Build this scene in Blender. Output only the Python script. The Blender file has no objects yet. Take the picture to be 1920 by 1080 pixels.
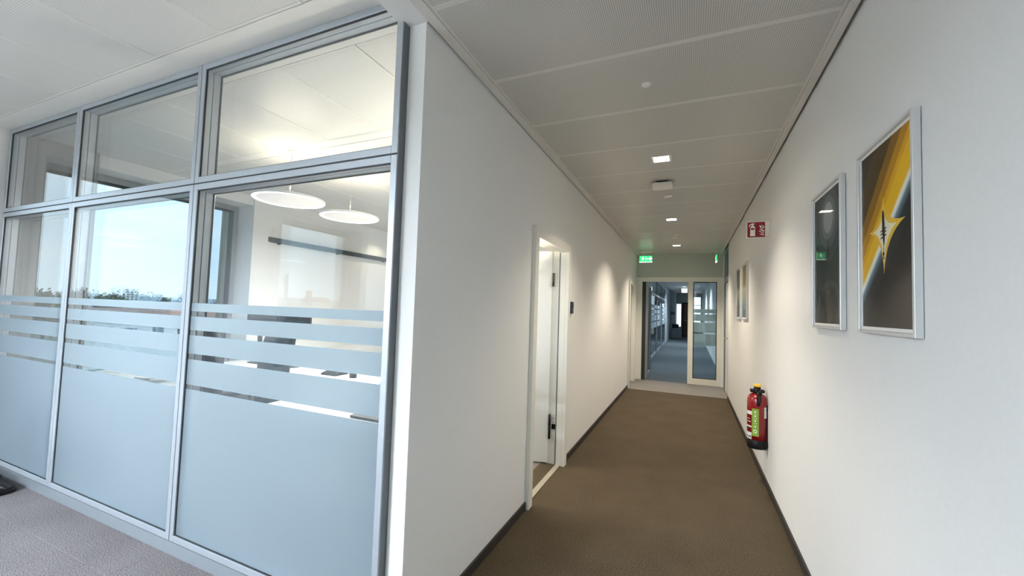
import bpy, bmesh, math, random
from mathutils import Vector, Matrix
random.seed(7)
sc = bpy.context.scene
COL = sc.collection
PI = math.pi

# ------------------------------------------------------------------ camera
F_PX, YAW, PITCH, ROLL, CAM_H = 764.4556, -0.4121, 0.0484, 0.0326, 1.4796
cd = bpy.data.cameras.new('camera'); cam = bpy.data.objects.new('camera', cd); COL.objects.link(cam)
cd.sensor_width = 36.0; cd.lens = F_PX / 1920 * 36.0; cd.clip_start = 0.02; cd.clip_end = 3000
cy, sy, cp, sp = math.cos(YAW), math.sin(YAW), math.cos(PITCH), math.sin(PITCH)
fw = Vector((sy*cp, cy*cp, sp)); rt = Vector((cy, -sy, 0)); up = rt.cross(fw)
r2 = math.cos(ROLL)*rt + math.sin(ROLL)*up; u2 = -math.sin(ROLL)*rt + math.cos(ROLL)*up
m = Matrix((r2, u2, -fw)).transposed().to_4x4(); m.translation = Vector((0, 0, CAM_H))
cam.matrix_world = m; sc.camera = cam

# ------------------------------------------------------------------ colour management / world / big lights
sc.view_settings.view_transform = 'Standard'; sc.view_settings.look = 'None'
sc.view_settings.gamma = 1.0; sc.view_settings.use_curve_mapping = False
sc.view_settings.exposure = 0.7
cy_ = sc.cycles
cy_.use_denoising = True
cy_.max_bounces = 10; cy_.diffuse_bounces = 5; cy_.glossy_bounces = 5
cy_.transmission_bounces = 8; cy_.transparent_max_bounces = 24
cy_.sample_clamp_indirect = 6.0; cy_.caustics_reflective = False; cy_.caustics_refractive = False

SKY = 2.0
w = bpy.data.worlds.new('sky'); sc.world = w; w.use_nodes = True
nt = w.node_tree; nt.nodes.clear()
def N(nt, t, **kw):
    n = nt.nodes.new(t)
    for k, v in kw.items():
        if hasattr(n, k) and k not in ('inputs',): setattr(n, k, v)
    return n
tc = N(nt, 'ShaderNodeTexCoord'); sep = N(nt, 'ShaderNodeSeparateXYZ')
nt.links.new(tc.outputs['Generated'], sep.inputs[0])
rmp = N(nt, 'ShaderNodeValToRGB'); nt.links.new(sep.outputs['Z'], rmp.inputs[0])
el = rmp.color_ramp.elements
el[0].position = 0.0; el[0].color = (0.74, 0.91, 1.0, 1)
el[1].position = 0.75; el[1].color = (0.44, 0.68, 0.95, 1)
e = el.new(0.28); e.color = (0.66, 0.86, 1.0, 1)
mp = N(nt, 'ShaderNodeMapping'); mp.inputs['Scale'].default_value = (1.2, 1.2, 9.0)
nt.links.new(tc.outputs['Generated'], mp.inputs[0])
nz = N(nt, 'ShaderNodeTexNoise'); nz.inputs['Scale'].default_value = 2.6; nz.inputs['Detail'].default_value = 5
nt.links.new(mp.outputs[0], nz.inputs['Vector'])
cr = N(nt, 'ShaderNodeValToRGB'); cr.color_ramp.elements[0].position = 0.46; cr.color_ramp.elements[1].position = 0.72
nt.links.new(nz.outputs['Fac'], cr.inputs[0])
mx = N(nt, 'ShaderNodeMix', data_type='RGBA'); nt.links.new(cr.outputs[0], mx.inputs[0])
nt.links.new(rmp.outputs[0], mx.inputs[6]); mx.inputs[7].default_value = (0.86, 0.95, 1.0, 1)
bg = N(nt, 'ShaderNodeBackground'); bg.inputs['Strength'].default_value = SKY
nt.links.new(mx.outputs[2], bg.inputs[0])
wo = N(nt, 'ShaderNodeOutputWorld'); nt.links.new(bg.outputs[0], wo.inputs[0])

sl = bpy.data.lights.new('sun', 'SUN'); sl.energy = 3.2; sl.angle = math.radians(6); sl.color = (1, 0.95, 0.88)
so = bpy.data.objects.new('sun', sl); COL.objects.link(so); so.rotation_euler = Vector((-0.80, 0.22, -0.56)).to_track_quat('-Z', 'Y').to_euler()

def portal(name, loc, rot, sx, sy_):
    l = bpy.data.lights.new(name, 'AREA'); l.shape = 'RECTANGLE'; l.size = sx; l.size_y = sy_
    l.cycles.is_portal = True
    o = bpy.data.objects.new(name, l); COL.objects.link(o); o.location = loc; o.rotation_euler = rot
    return o
WIN_Z0, WIN_Z1 = 0.45, 2.74
WINS = [(2.0, 3.57), (-0.36, 1.21), (-2.72, -1.15)]
for (a, b) in WINS:
    portal('window_portal', (-5.85, (a+b)/2, (WIN_Z0+WIN_Z1)/2), (0, -PI/2, 0), WIN_Z1-WIN_Z0, b-a)
portal('window_portal', (-2.4, -5.05, 1.6), (PI/2, 0, PI), 5.6, 2.3)
portal('window_portal', (-5.85, 18.5, 1.75), (0, -PI/2, 0), 1.9, 17.0)

# ------------------------------------------------------------------ material helpers
MATS = {}
def mat(name, col, rough=0.6, metal=0.0, noise=0.0, nscale=40.0, bump=0.0, bscale=200.0, emit=None, estr=0.0, coat=0.0, spec=0.5):
    if name in MATS: return MATS[name]
    m = bpy.data.materials.new(name); m.use_nodes = True
    t = m.node_tree; b = t.nodes['Principled BSDF']
    b.inputs['Base Color'].default_value = (*col, 1); b.inputs['Roughness'].default_value = rough
    b.inputs['Metallic'].default_value = metal; b.inputs['Specular IOR Level'].default_value = spec
    b.inputs['Coat Weight'].default_value = coat; b.inputs['Coat Roughness'].default_value = 0.02
    tcn = N(t, 'ShaderNodeTexCoord')
    if noise > 0:
        n = N(t, 'ShaderNodeTexNoise'); n.inputs['Scale'].default_value = nscale; n.inputs['Detail'].default_value = 4
        t.links.new(tcn.outputs['Object'], n.inputs['Vector'])
        r = N(t, 'ShaderNodeValToRGB'); r.color_ramp.elements[0].position = 0.3; r.color_ramp.elements[1].position = 0.7
        r.color_ramp.elements[0].color = tuple(c*(1-noise) for c in col)+(1,)
        r.color_ramp.elements[1].color = tuple(min(1, c*(1+noise)) for c in col)+(1,)
        t.links.new(n.outputs['Fac'], r.inputs[0]); t.links.new(r.outputs[0], b.inputs['Base Color'])
    if bump > 0:
        n2 = N(t, 'ShaderNodeTexNoise'); n2.inputs['Scale'].default_value = bscale; n2.inputs['Detail'].default_value = 3
        t.links.new(tcn.outputs['Object'], n2.inputs['Vector'])
        bp = N(t, 'ShaderNodeBump'); bp.inputs['Strength'].default_value = bump; bp.inputs['Distance'].default_value = 0.002
        t.links.new(n2.outputs['Fac'], bp.inputs['Height']); t.links.new(bp.outputs[0], b.inputs['Normal'])
    if emit:
        b.inputs['Emission Color'].default_value = (*emit, 1); b.inputs['Emission Strength'].default_value = estr
    MATS[name] = m
    return m

def glass(name, tint=(1, 1, 1), ior=1.5, rough=0.0):
    """Clear sheet glass: each face lets light straight through and mirrors by Fresnel."""
    if name in MATS: return MATS[name]
    m = bpy.data.materials.new(name); m.use_nodes = True; t = m.node_tree; t.nodes.clear()
    geo = N(t, 'ShaderNodeNewGeometry')
    mr = N(t, 'ShaderNodeMapRange'); mr.inputs['To Min'].default_value = ior; mr.inputs['To Max'].default_value = 1/ior
    t.links.new(geo.outputs['Backfacing'], mr.inputs['Value'])
    fr = N(t, 'ShaderNodeFresnel'); t.links.new(mr.outputs[0], fr.inputs['IOR'])
    tr = N(t, 'ShaderNodeBsdfTransparent'); tr.inputs[0].default_value = (*tint, 1)
    gl = N(t, 'ShaderNodeBsdfGlossy'); gl.inputs['Roughness'].default_value = rough
    ms = N(t, 'ShaderNodeMixShader'); t.links.new(fr.outputs[0], ms.inputs[0])
    t.links.new(tr.outputs[0], ms.inputs[1]); t.links.new(gl.outputs[0], ms.inputs[2])
    o = N(t, 'ShaderNodeOutputMaterial'); t.links.new(ms.outputs[0], o.inputs[0])
    MATS[name] = m
    return m

def frosted(name, col=(0.80, 0.91, 1.0), diff=0.12):
    """Etched film: part diffuse reflection, part diffuse and part rough see-through transmission."""
    if name in MATS: return MATS[name]
    m = bpy.data.materials.new(name); m.use_nodes = True; t = m.node_tree; t.nodes.clear()
    d = N(t, 'ShaderNodeBsdfDiffuse'); d.inputs[0].default_value = (*col, 1)
    tl = N(t, 'ShaderNodeBsdfTranslucent'); tl.inputs[0].default_value = (*col, 1)
    rf = N(t, 'ShaderNodeBsdfRefraction'); rf.inputs['IOR'].default_value = 1.12; rf.inputs['Roughness'].default_value = 0.85
    rf.inputs[0].default_value = (*col, 1)
    m1 = N(t, 'ShaderNodeMixShader'); m1.inputs[0].default_value = 0.55
    t.links.new(tl.outputs[0], m1.inputs[1]); t.links.new(rf.outputs[0], m1.inputs[2])
    m2 = N(t, 'ShaderNodeMixShader'); m2.inputs[0].default_value = diff
    t.links.new(m1.outputs[0], m2.inputs[1]); t.links.new(d.outputs[0], m2.inputs[2])
    o = N(t, 'ShaderNodeOutputMaterial'); t.links.new(m2.outputs[0], o.inputs[0])
    MATS[name] = m
    return m

def carpet(name, c1, c2, streak=False):
    if name in MATS: return MATS[name]
    m = bpy.data.materials.new(name); m.use_nodes = True; t = m.node_tree; b = t.nodes['Principled BSDF']
    g = N(t, 'ShaderNodeNewGeometry')
    n = N(t, 'ShaderNodeTexNoise'); n.inputs['Scale'].default_value = 170; n.inputs['Detail'].default_value = 4
    mpn = N(t, 'ShaderNodeMapping'); mpn.inputs['Scale'].default_value = (1, 0.35, 1) if streak else (1, 1, 1)
    t.links.new(g.outputs['Position'], mpn.inputs[0]); t.links.new(mpn.outputs[0], n.inputs['Vector'])
    n2 = N(t, 'ShaderNodeTexNoise'); n2.inputs['Scale'].default_value = 3.0
    t.links.new(g.outputs['Position'], n2.inputs['Vector'])
    ad = N(t, 'ShaderNodeMath', operation='MULTIPLY_ADD'); t.links.new(n2.outputs['Fac'], ad.inputs[0]); ad.inputs[1].default_value = 0.10
    t.links.new(n.outputs['Fac'], ad.inputs[2])
    r = N(t, 'ShaderNodeValToRGB'); r.color_ramp.elements[0].position = 0.38; r.color_ramp.elements[1].position = 0.72
    r.color_ramp.elements[0].color = (*c1, 1); r.color_ramp.elements[1].color = (*c2, 1)
    t.links.new(ad.outputs[0], r.inputs[0]); t.links.new(r.outputs[0], b.inputs['Base Color'])
    b.inputs['Roughness'].default_value = 0.95; b.inputs['Specular IOR Level'].default_value = 0.1
    bp = N(t, 'ShaderNodeBump'); bp.inputs['Strength'].default_value = 0.6; bp.inputs['Distance'].default_value = 0.004
    t.links.new(n.outputs['Fac'], bp.inputs['Height']); t.links.new(bp.outputs[0], b.inputs['Normal'])
    MATS[name] = m
    return m

def perforated(name, col, dark):
    """White sheet-metal panel with a fine grid of punched holes."""
    if name in MATS: return MATS[name]
    m = bpy.data.materials.new(name); m.use_nodes = True; t = m.node_tree; b = t.nodes['Principled BSDF']
    g = N(t, 'ShaderNodeNewGeometry')
    s = N(t, 'ShaderNodeVectorMath', operation='SCALE'); s.inputs['Scale'].default_value = 1/0.009
    t.links.new(g.outputs['Position'], s.inputs[0])
    fr = N(t, 'ShaderNodeVectorMath', operation='FRACTION'); t.links.new(s.outputs[0], fr.inputs[0])
    sb = N(t, 'ShaderNodeVectorMath', operation='SUBTRACT'); sb.inputs[1].default_value = (0.5, 0.5, 0.5); t.links.new(fr.outputs[0], sb.inputs[0])
    ml = N(t, 'ShaderNodeVectorMath', operation='MULTIPLY'); ml.inputs[1].default_value = (1, 1, 0); t.links.new(sb.outputs[0], ml.inputs[0])
    ln = N(t, 'ShaderNodeVectorMath', operation='LENGTH'); t.links.new(ml.outputs[0], ln.inputs[0])
    r = N(t, 'ShaderNodeValToRGB'); r.color_ramp.elements[0].position = 0.22; r.color_ramp.elements[1].position = 0.34
    r.color_ramp.elements[0].color = (*dark, 1); r.color_ramp.elements[1].color = (*col, 1)
    t.links.new(ln.outputs['Value'], r.inputs[0]); t.links.new(r.outputs[0], b.inputs['Base Color'])
    b.inputs['Roughness'].default_value = 0.32
    MATS[name] = m
    return m

M_wall = mat('white wall paint', (0.80, 0.80, 0.79), 0.85, noise=0.012, nscale=60, bump=0.25, bscale=260)
M_wallgrey = mat('grey wall paint', (0.50, 0.53, 0.50), 0.85, noise=0.02, bump=0.2)
M_white = mat('white lacquer', (0.84, 0.85, 0.83), 0.45, noise=0.01)
M_cream = mat('cream lacquer', (0.80, 0.79, 0.73), 0.45, noise=0.01)
M_perf = perforated('perforated ceiling metal', (0.66, 0.64, 0.60), (0.28, 0.27, 0.25))
M_plain = mat('plain ceiling metal', (0.72, 0.70, 0.66), 0.5, noise=0.01)
M_perfw = perforated('perforated white ceiling metal', (0.80, 0.79, 0.76), (0.52, 0.51, 0.50))
M_plainw = mat('plain white ceiling metal', (0.80, 0.79, 0.76), 0.5, noise=0.01)
M_void = mat('dark ceiling void', (0.05, 0.05, 0.05), 0.9, noise=0.05)
M_alu = mat('silver anodised aluminium', (0.45, 0.49, 0.535), 0.38, 0.45, noise=0.03, nscale=25)
M_alud = mat('grey anodised aluminium', (0.30, 0.33, 0.36), 0.4, 0.4, noise=0.03, nscale=25)
M_gasket = mat('black rubber gasket', (0.025, 0.028, 0.032), 0.6, noise=0.1)
M_dgrey = mat('dark grey rubber seal', (0.12, 0.13, 0.14), 0.6, noise=0.05)
M_base = mat('dark brown baseboard', (0.028, 0.024, 0.02), 0.6, noise=0.1)
M_black = mat('black plastic', (0.006, 0.0065, 0.0075), 0.45, noise=0.1, spec=0.25)
M_blackf = mat('black fabric', (0.014, 0.015, 0.018), 0.9, noise=0.2, nscale=300, bump=0.3)
M_steel = mat('brushed steel', (0.55, 0.54, 0.52), 0.35, 0.9, noise=0.03)
M_dkbar = mat('dark anodised rail', (0.035, 0.045, 0.05), 0.5, 0.2, noise=0.1)
M_glass = glass('clear partition glass', (0.95, 0.97, 0.985), ior=1.37)
M_wglass = glass('grey tinted facade glass', (0.57, 0.61, 0.63), ior=1.12)
M_cglass = glass('clear facade glass', (0.92, 0.94, 0.95))
M_dglass = glass('clear door glass', (0.92, 0.96, 0.97))
M_frost = frosted('frosted film')
M_carpet = carpet('brown loop carpet', (0.035, 0.026, 0.015), (0.150, 0.118, 0.080))
M_carpetm = carpet('grey mauve daylit carpet', (0.10, 0.088, 0.088), (0.38, 0.345, 0.35))  # corridor carpet again, with the daylight on it put into the paler colour
M_carpetg = carpet('grey loop carpet', (0.15, 0.14, 0.13), (0.36, 0.335, 0.31))
M_carpetb = carpet('blue grey loop carpet', (0.06, 0.075, 0.085), (0.17, 0.20, 0.215), True)
M_red = mat('red enamel', (0.27, 0.004, 0.008), 0.25, noise=0.03, coat=0.5)
M_signred = mat('sign red', (0.25, 0.006, 0.012), 0.5, noise=0.02)
M_signwhite = mat('sign white', (0.85, 0.82, 0.78), 0.5, noise=0.01)
M_yellow = mat('yellow plastic', (0.85, 0.55, 0.05), 0.4, noise=0.03)
M_lime = mat('lime green label', (0.22, 0.36, 0.03), 0.5, noise=0.02)
M_label = mat('white paper label', (0.82, 0.80, 0.78), 0.6, noise=0.02)
M_ink = mat('dark print ink', (0.04, 0.04, 0.05), 0.6, noise=0.02)
M_green = mat('lit green sign', (0.02, 0.45, 0.14), 0.4, noise=0.02, emit=(0.04, 0.75, 0.22), estr=0.75)
M_glow = mat('lit white pictogram', (0.9, 1, 0.93), 0.4, noise=0.01, emit=(0.80, 1, 0.88), estr=1.3)
M_lens = mat('downlight lens', (1, 0.97, 0.9), 0.3, noise=0.01, emit=(1, 0.93, 0.82), estr=9.0)
M_disc = mat('pendant diffuser', (0.5, 0.47, 0.43), 0.5, noise=0.01, emit=(1, 0.90, 0.80), estr=0.46)
M_ring = mat('pendant light ring', (1, 1, 1), 0.3, noise=0.01, emit=(1, 0.97, 0.92), estr=1.3)
M_discc = mat('cool added pendant diffuser', (1, 1, 1), 0.3, noise=0.01, emit=(0.93, 0.97, 1.0), estr=16.0)
M_brown = mat('brown door veneer', (0.13, 0.075, 0.05), 0.5, noise=0.15, nscale=8)
M_desk = mat('white desk laminate', (0.78, 0.78, 0.77), 0.4, noise=0.01)
M_screen = mat('dark screen glass', (0.01, 0.012, 0.016), 0.08, noise=0.05)
M_paper = mat('white paper', (0.85, 0.85, 0.84), 0.7, noise=0.01)
M_blue = mat('blue sign enamel', (0.02, 0.08, 0.16), 0.4, noise=0.03)
M_navy = mat('navy blue plastic', (0.012, 0.03, 0.075), 0.35, noise=0.05)
M_teal = mat('grey green cabinet', (0.09, 0.13, 0.145), 0.5, noise=0.03)

# ------------------------------------------------------------------ mesh helpers
class MB:
    def __init__(s): s.v = []; s.f = []; s.sm = []
    def face(s, pts, smooth=False):
        i = len(s.v); s.v += [tuple(p) for p in pts]; s.f.append(tuple(range(i, i+len(pts)))); s.sm.append(smooth); return s
    def box(s, x0, x1, y0, y1, z0, z1):
        i = len(s.v)
        s.v += [(x0,y0,z0),(x1,y0,z0),(x1,y1,z0),(x0,y1,z0),(x0,y0,z1),(x1,y0,z1),(x1,y1,z1),(x0,y1,z1)]
        for q in ((0,3,2,1),(4,5,6,7),(0,1,5,4),(1,2,6,5),(2,3,7,6),(3,0,4,7)):
            s.f.append(tuple(i+k for k in q)); s.sm.append(False)
        return s
    def lathe(s, prof, n=32, c=(0,0,0), axis='z', cap=True):
        """prof: list of (r, h) from bottom to top around an axis through c"""
        i = len(s.v)
        for r, h in prof:
            for k in range(n):
                a = 2*PI*k/n; x, y = r*math.cos(a), r*math.sin(a)
                p = {'z': (x, y, h), 'x': (h, x, y), 'y': (y, h, x)}[axis]
                s.v.append((c[0]+p[0], c[1]+p[1], c[2]+p[2]))
        for j in range(len(prof)-1):
            for k in range(n):
                a, b = i+j*n+k, i+j*n+(k+1) % n
                s.f.append((a, b, b+n, a+n)); s.sm.append(True)
        if cap:
            if prof[0][0] > 1e-6: s.f.append(tuple(i+k for k in reversed(range(n)))); s.sm.append(False)
            if prof[-1][0] > 1e-6: s.f.append(tuple(i+(len(prof)-1)*n+k for k in range(n))); s.sm.append(False)
        return s
    def tube(s, pts, r, n=10, closed=False):
        pts = [Vector(p) for p in pts]; i = len(s.v); L = len(pts)
        prev = None
        for j, p in enumerate(pts):
            if closed: d = (pts[(j+1) % L]-pts[j-1]).normalized()
            else: d = (pts[min(j+1, L-1)]-pts[max(j-1, 0)]).normalized()
            a = Vector((0, 0, 1)) if abs(d.z) < 0.9 else Vector((1, 0, 0))
            u = d.cross(a).normalized(); v = d.cross(u).normalized()
            rr = r[j] if isinstance(r, (list, tuple)) else r
            for k in range(n):
                t = 2*PI*k/n; q = p + rr*(math.cos(t)*u + math.sin(t)*v); s.v.append(tuple(q))
        for j in range(L if closed else L-1):
            b = (j+1) % L
            for k in range(n):
                s.f.append((i+j*n+k, i+j*n+(k+1) % n, i+b*n+(k+1) % n, i+b*n+k)); s.sm.append(True)
        if not closed:
            s.f.append(tuple(i+k for k in range(n))); s.sm.append(False)
            s.f.append(tuple(i+(L-1)*n+k for k in reversed(range(n)))); s.sm.append(False)
        return s
    def prism(s, pts2, h0, h1, plane='xy'):
        """extruded polygon; plane picks which axes the 2-D points live in"""
        def P(a, b, h): return {'xy': (a, b, h), 'xz': (a, h, b), 'yz': (h, a, b)}[plane]
        n = len(pts2); i = len(s.v)
        s.v += [P(a, b, h0) for a, b in pts2] + [P(a, b, h1) for a, b in pts2]
        s.f.append(tuple(i+k for k in reversed(range(n)))); s.sm.append(False)
        s.f.append(tuple(i+n+k for k in range(n))); s.sm.append(False)
        for k in range(n):
            s.f.append((i+k, i+(k+1) % n, i+n+(k+1) % n, i+n+k)); s.sm.append(False)
        return s
    def rbox(s, x0, x1, y0, y1, z0, z1, r, seg=5):
        """box with vertical edges rounded"""
        pts = []
        for cx, cy_, a0 in ((x1-r, y1-r, 0), (x0+r, y1-r, PI/2), (x0+r, y0+r, PI), (x1-r, y0+r, 1.5*PI)):
            for k in range(seg+1):
                a = a0+PI/2*k/seg; pts.append((cx+r*math.cos(a), cy_+r*math.sin(a)))
        return s.prism(pts, z0, z1)
    def move(s, M):
        s.v = [tuple(M @ Vector(p)) for p in s.v]; return s
    def build(s, name, m, parent=None, bevel=0.0, seg=2, org=None):
        off = Vector((0, 0, 0))
        if parent is not None:
            q = parent
            while q is not None: off += q.location; q = q.parent
        if org is not None: off = Vector(org)
        me = bpy.data.meshes.new(name)
        me.from_pydata([tuple(Vector(p)-off) for p in s.v], [], s.f)
        me.materials.append(m)
        me.polygons.foreach_set('use_smooth', s.sm)
        bm = bmesh.new(); bm.from_mesh(me); bmesh.ops.recalc_face_normals(bm, faces=bm.faces); bm.to_mesh(me); bm.free()
        me.update()
        o = bpy.data.objects.new(name, me); COL.objects.link(o)
        if parent is not None: o.parent = parent
        elif org is not None: o.location = off
        if bevel > 0:
            b = o.modifiers.new('bevel', 'BEVEL'); b.width = bevel; b.segments = seg; b.limit_method = 'ANGLE'
        return o
def B(*a): return MB().box(*a)
def empty(name, loc=(0, 0, 0)):
    o = bpy.data.objects.new(name, None); COL.objects.link(o); o.location = loc; o.empty_display_size = 0.1
    return o
def tag(o, label, cat, group=None):
    o['label'] = label; o['category'] = cat
    if group: o['group'] = group
    return o
def struct(o, label=None):
    o['kind'] = 'structure'
    if label: o['label'] = label
    return o
def copy_tree(o, parent=None):
    c = o.copy(); COL.objects.link(c); c.parent = parent
    for ch in list(o.children): copy_tree(ch, c)
    return c
def dup(o, loc, rz=None):
    c = copy_tree(o); c.location = loc
    if rz is not None: c.rotation_euler[2] = rz
    return c

# ------------------------------------------------------------------ main dimensions
R, L, P, H, HL = 0.63, -1.098, 1.415, 2.75, 2.87    # right wall, left wall, partition face, corridor / office ceiling
YC, E, FX = 1.457, 9.45, -5.40                       # wall end, glazed door plane, facade inner face
X1, X2, X3, X4 = -1.191, -2.683, -4.165, -5.39       # partition panel edges
ROOM_Y = 6.4

# ------------------------------------------------------------------ floors
fl = struct(B(-6.0, 1.6, -5.2, 8.2, -0.25, -0.006).build('floor', M_carpet), 'brown grey loop carpet floor of the office and the corridor')
tile_me = None
tproto = {}
for ix in range(-11, 3):
    for iy in range(-4, 17):
        x0 = 0.2+ix*0.5; y0 = -0.3+iy*0.5
        if y0+0.5 > 8.21: continue
        if x0 > 0.6: continue
        room = y0 >= 1.2 and x0+0.5 < L
        if room and y0 > 5.9: continue
        k = x0+0.5 < L+0.21
        if k not in tproto:
            tproto[k] = c = B(0, 0.499, 0, 0.499, -0.006, 0.0).build('carpet_tile', M_carpetm, fl, bevel=0.0012, seg=1) if k else B(0, 0.5, 0, 0.5, -0.006, 0.0).build('carpet_tile', M_carpet, fl)
        else:
            c = tproto[k].copy(); COL.objects.link(c)
        c.location = (x0, y0, 0)
struct(B(-1.3, 1.6, 8.2, E, -0.25, 0.0).build('floor', M_carpetg), 'lighter grey stretch of carpet floor before the glazed door')  # floor colour changes to a lighter grey up to the glazed door
struct(B(-6.0, 1.6, E, 30.0, -0.25, 0.0).build('floor', M_carpetb), 'blue grey carpet beyond the glazed door')

# ------------------------------------------------------------------ ceilings
ce = struct(B(-1.22, 1.0, -5.2, E, 2.80, 3.1).build('ceiling', M_void), 'perforated grey metal panel ceiling of the corridor')
cpx0, cpx1 = -1.032, 0.572
pp = None
yy = -1.0
while yy < 9.3:
    y1 = min(yy+0.6, E)
    if pp is None:
        pp = B(cpx0+0.012, cpx1-0.012, 0.014, 0.586, H, H+0.02).build('ceiling_panel', M_perf, ce)
        pb = MB().box(cpx0, cpx1, 0.0005, 0.014, H-0.001, H+0.02).box(cpx0, cpx1, 0.586, 0.5995, H-0.001, H+0.02).box(cpx0, cpx0+0.012, 0.014, 0.586, H-0.001, H+0.02).box(cpx1-0.012, cpx1, 0.014, 0.586, H-0.001, H+0.02).build('panel_border', M_plain, pp); pp.location = (0, yy, 0)
    else:
        c = pp.copy(); COL.objects.link(c); c.location = (0, yy, 0)
        d = pb.copy(); COL.objects.link(d); d.parent = c
    yy += 0.6
struct(B(-1.085, -1.034, -5.2, E, H-0.006, H+0.03).build('trim_1', M_plain, bevel=0.002), 'grey metal edge trim along the corridor ceiling, left side')
struct(B(0.574, 0.612, -5.2, E, H-0.006, H+0.03).build('trim_2', M_plain, bevel=0.002), 'grey metal edge trim along the corridor ceiling, right side')
# bulkhead strip that carries on the line of the left wall towards the viewer
struct(B(-1.22, -1.0875, -5.2, YC, H, 3.1).build('trim_3', M_wall), 'white plaster bulkhead strip beside the corridor ceiling')
# office ceiling in front of the partition
cl = struct(B(-6.0, -1.22, -5.2, P+0.1, 2.90, 3.1).build('ceiling', M_void), 'white perforated metal panel ceiling of the open office')
def panel_row(par, xs, y0, y1, mp_, mq):
    first = None
    for x1 in xs:
        if first is None:
            wdt = 0.6
            a = B(-wdt+0.012, -0.012, y0+0.015, y1-0.015, HL+0.0005, HL+0.02).build('ceiling_panel', mp_, par, bevel=0.003, seg=1); a.location = (x1, 0, 0)
            b = MB().box(-wdt+0.0015, -wdt+0.0125, y0+0.002, y1-0.002, HL-0.0005, HL+0.02).box(-0.0125, -0.0015, y0+0.002, y1-0.002, HL-0.0005, HL+0.02).box(-wdt+0.0125, -0.0125, y0+0.002, y0+0.0155, HL-0.0005, HL+0.02).box(-wdt+0.0125, -0.0125, y1-0.0155, y1-0.002, HL-0.0005, HL+0.02).build('panel_border', mq, par)
            b.parent = a
            first = (a, b)
        else:
            c = first[0].copy(); COL.objects.link(c); c.location = (x1, 0, 0)
            d = first[1].copy(); COL.objects.link(d); d.parent = c
XS = [-1.675-0.6*k for k in range(-0, 7)]
panel_row(cl, XS, -0.62, 1.28, M_perfw, M_plainw)
panel_row(cl, XS, -2.52, -0.62, M_perfw, M_plainw)
panel_row(cl, XS, -4.42, -2.52, M_perfw, M_plainw)
B(-1.672, -1.222, -4.42, 1.28, HL, HL+0.02).build('ceiling_panel', M_perfw, cl, bevel=0.003, seg=1)
B(-5.9, -1.222, 1.2835, P+0.004, HL-0.001, HL+0.02).build('edge_strip', M_plainw, cl, bevel=0.002)
# meeting room ceiling
cr_ = struct(B(-6.0, -1.25, P+0.1, ROOM_Y, 2.90, 3.1).build('ceiling', M_void), 'white metal panel ceiling of the glazed room')
panel_row(cr_, XS, 1.60, 2.52, M_perfw, M_plainw)
panel_row(cr_, XS, 2.635, 4.5, M_perfw, M_plainw)
panel_row(cr_, XS, 4.5, 6.38, M_perfw, M_plainw)
for (a, b) in ((1.60, 2.52), (2.635, 4.5), (4.5, 6.38)):
    B(-1.672, -1.26, a, b, HL, HL+0.02).build('ceiling_panel', M_perfw, cr_, bevel=0.003, seg=1)
B(-5.9, -1.26, 1.517, 1.597, HL-0.001, HL+0.02).build('edge_strip', M_plainw, cr_)
B(-5.9, -1.26, 2.5235, 2.6315, HL, HL+0.02).build('edge_strip', M_plainw, cr_, bevel=0.002)
struct(B(-6.0, 1.6, E+0.1, 30, H, 3.1).build('ceiling', mat('far ceiling metal', (0.42, 0.46, 0.48), 0.5, noise=0.03)), 'grey blue ceiling beyond the glazed door')

# ------------------------------------------------------------------ walls
D1, D1B, DT = 2.95, 3.80, 2.03          # first door opening
D2, D2B = 8.28, 9.10                    # second door opening
WT = -1.25
wl = MB()
wl.box(-1.188, L, YC, 1.60, 0, 2.80)
for (a, b, z0, z1) in ((1.60, D1-0.046, 0, 2.80), (D1-0.046, D1B+0.046, DT+0.046, 2.80), (D1B+0.046, D2-0.046, 0, 2.80), (D2-0.046, D2B+0.046, DT+0.046, 2.80), (D2B+0.046, E+0.1, 0, 2.80)):
    wl.box(WT, L, a, b, z0, z1)
wl.box(WT, -1.20, 1.60, ROOM_Y, 2.80, 3.0)
struct(wl.build('wall_left', M_wall), 'white plaster wall along the left of the corridor')
RD1, RD2 = 8.22, 9.22
wr = MB().box(R, R+0.2, -5.2, RD1, 0, 2.80).box(R, R+0.2, RD2, E+0.1, 0, 2.80)
struct(wr.build('wall_right', M_wall), 'white wall on the right with framed pictures')
struct(MB().box(WT, -1.0, E, E+0.1, 2.26, 2.80).box(-1.0, R, E, E+0.1, 2.25, 2.80).build('wall_end', M_wallgrey), 'grey wall panel above the glazed door')
wb = MB().box(-5.9, -5.2, -5.2, -5.0, 0, 3.0).box(0.4, 0.83, -5.2, -5.0, 0, 3.0).box(-5.2, 0.4, -5.2, -5.0, 0, 0.45).box(-5.2, 0.4, -5.2, -5.0, 2.75, 3.0)
struct(wb.build('wall_back', M_wall))
struct(B(-5.9, WT, ROOM_Y, ROOM_Y+0.15, 0, 3.0).build('wall_room_end', M_wall), 'white end wall of the glazed room')
wf = MB(); ys = [-5.2] + [v for pr in sorted(WINS) for v in pr] + [ROOM_Y+0.15]
for i in range(0, len(ys), 2): wf.box(-5.80, FX, ys[i], ys[i+1], 0, 3.0)
for (a, b) in WINS: wf.box(-5.80, FX, a, b, 0, WIN_Z0).box(-5.80, FX, a, b, WIN_Z1, 3.0)
wf.box(FX, FX+0.03, 3.57, 3.83, 0, 2.9)
struct(wf.build('wall_facade', M_wall), 'white outer wall with tall windows')

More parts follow.
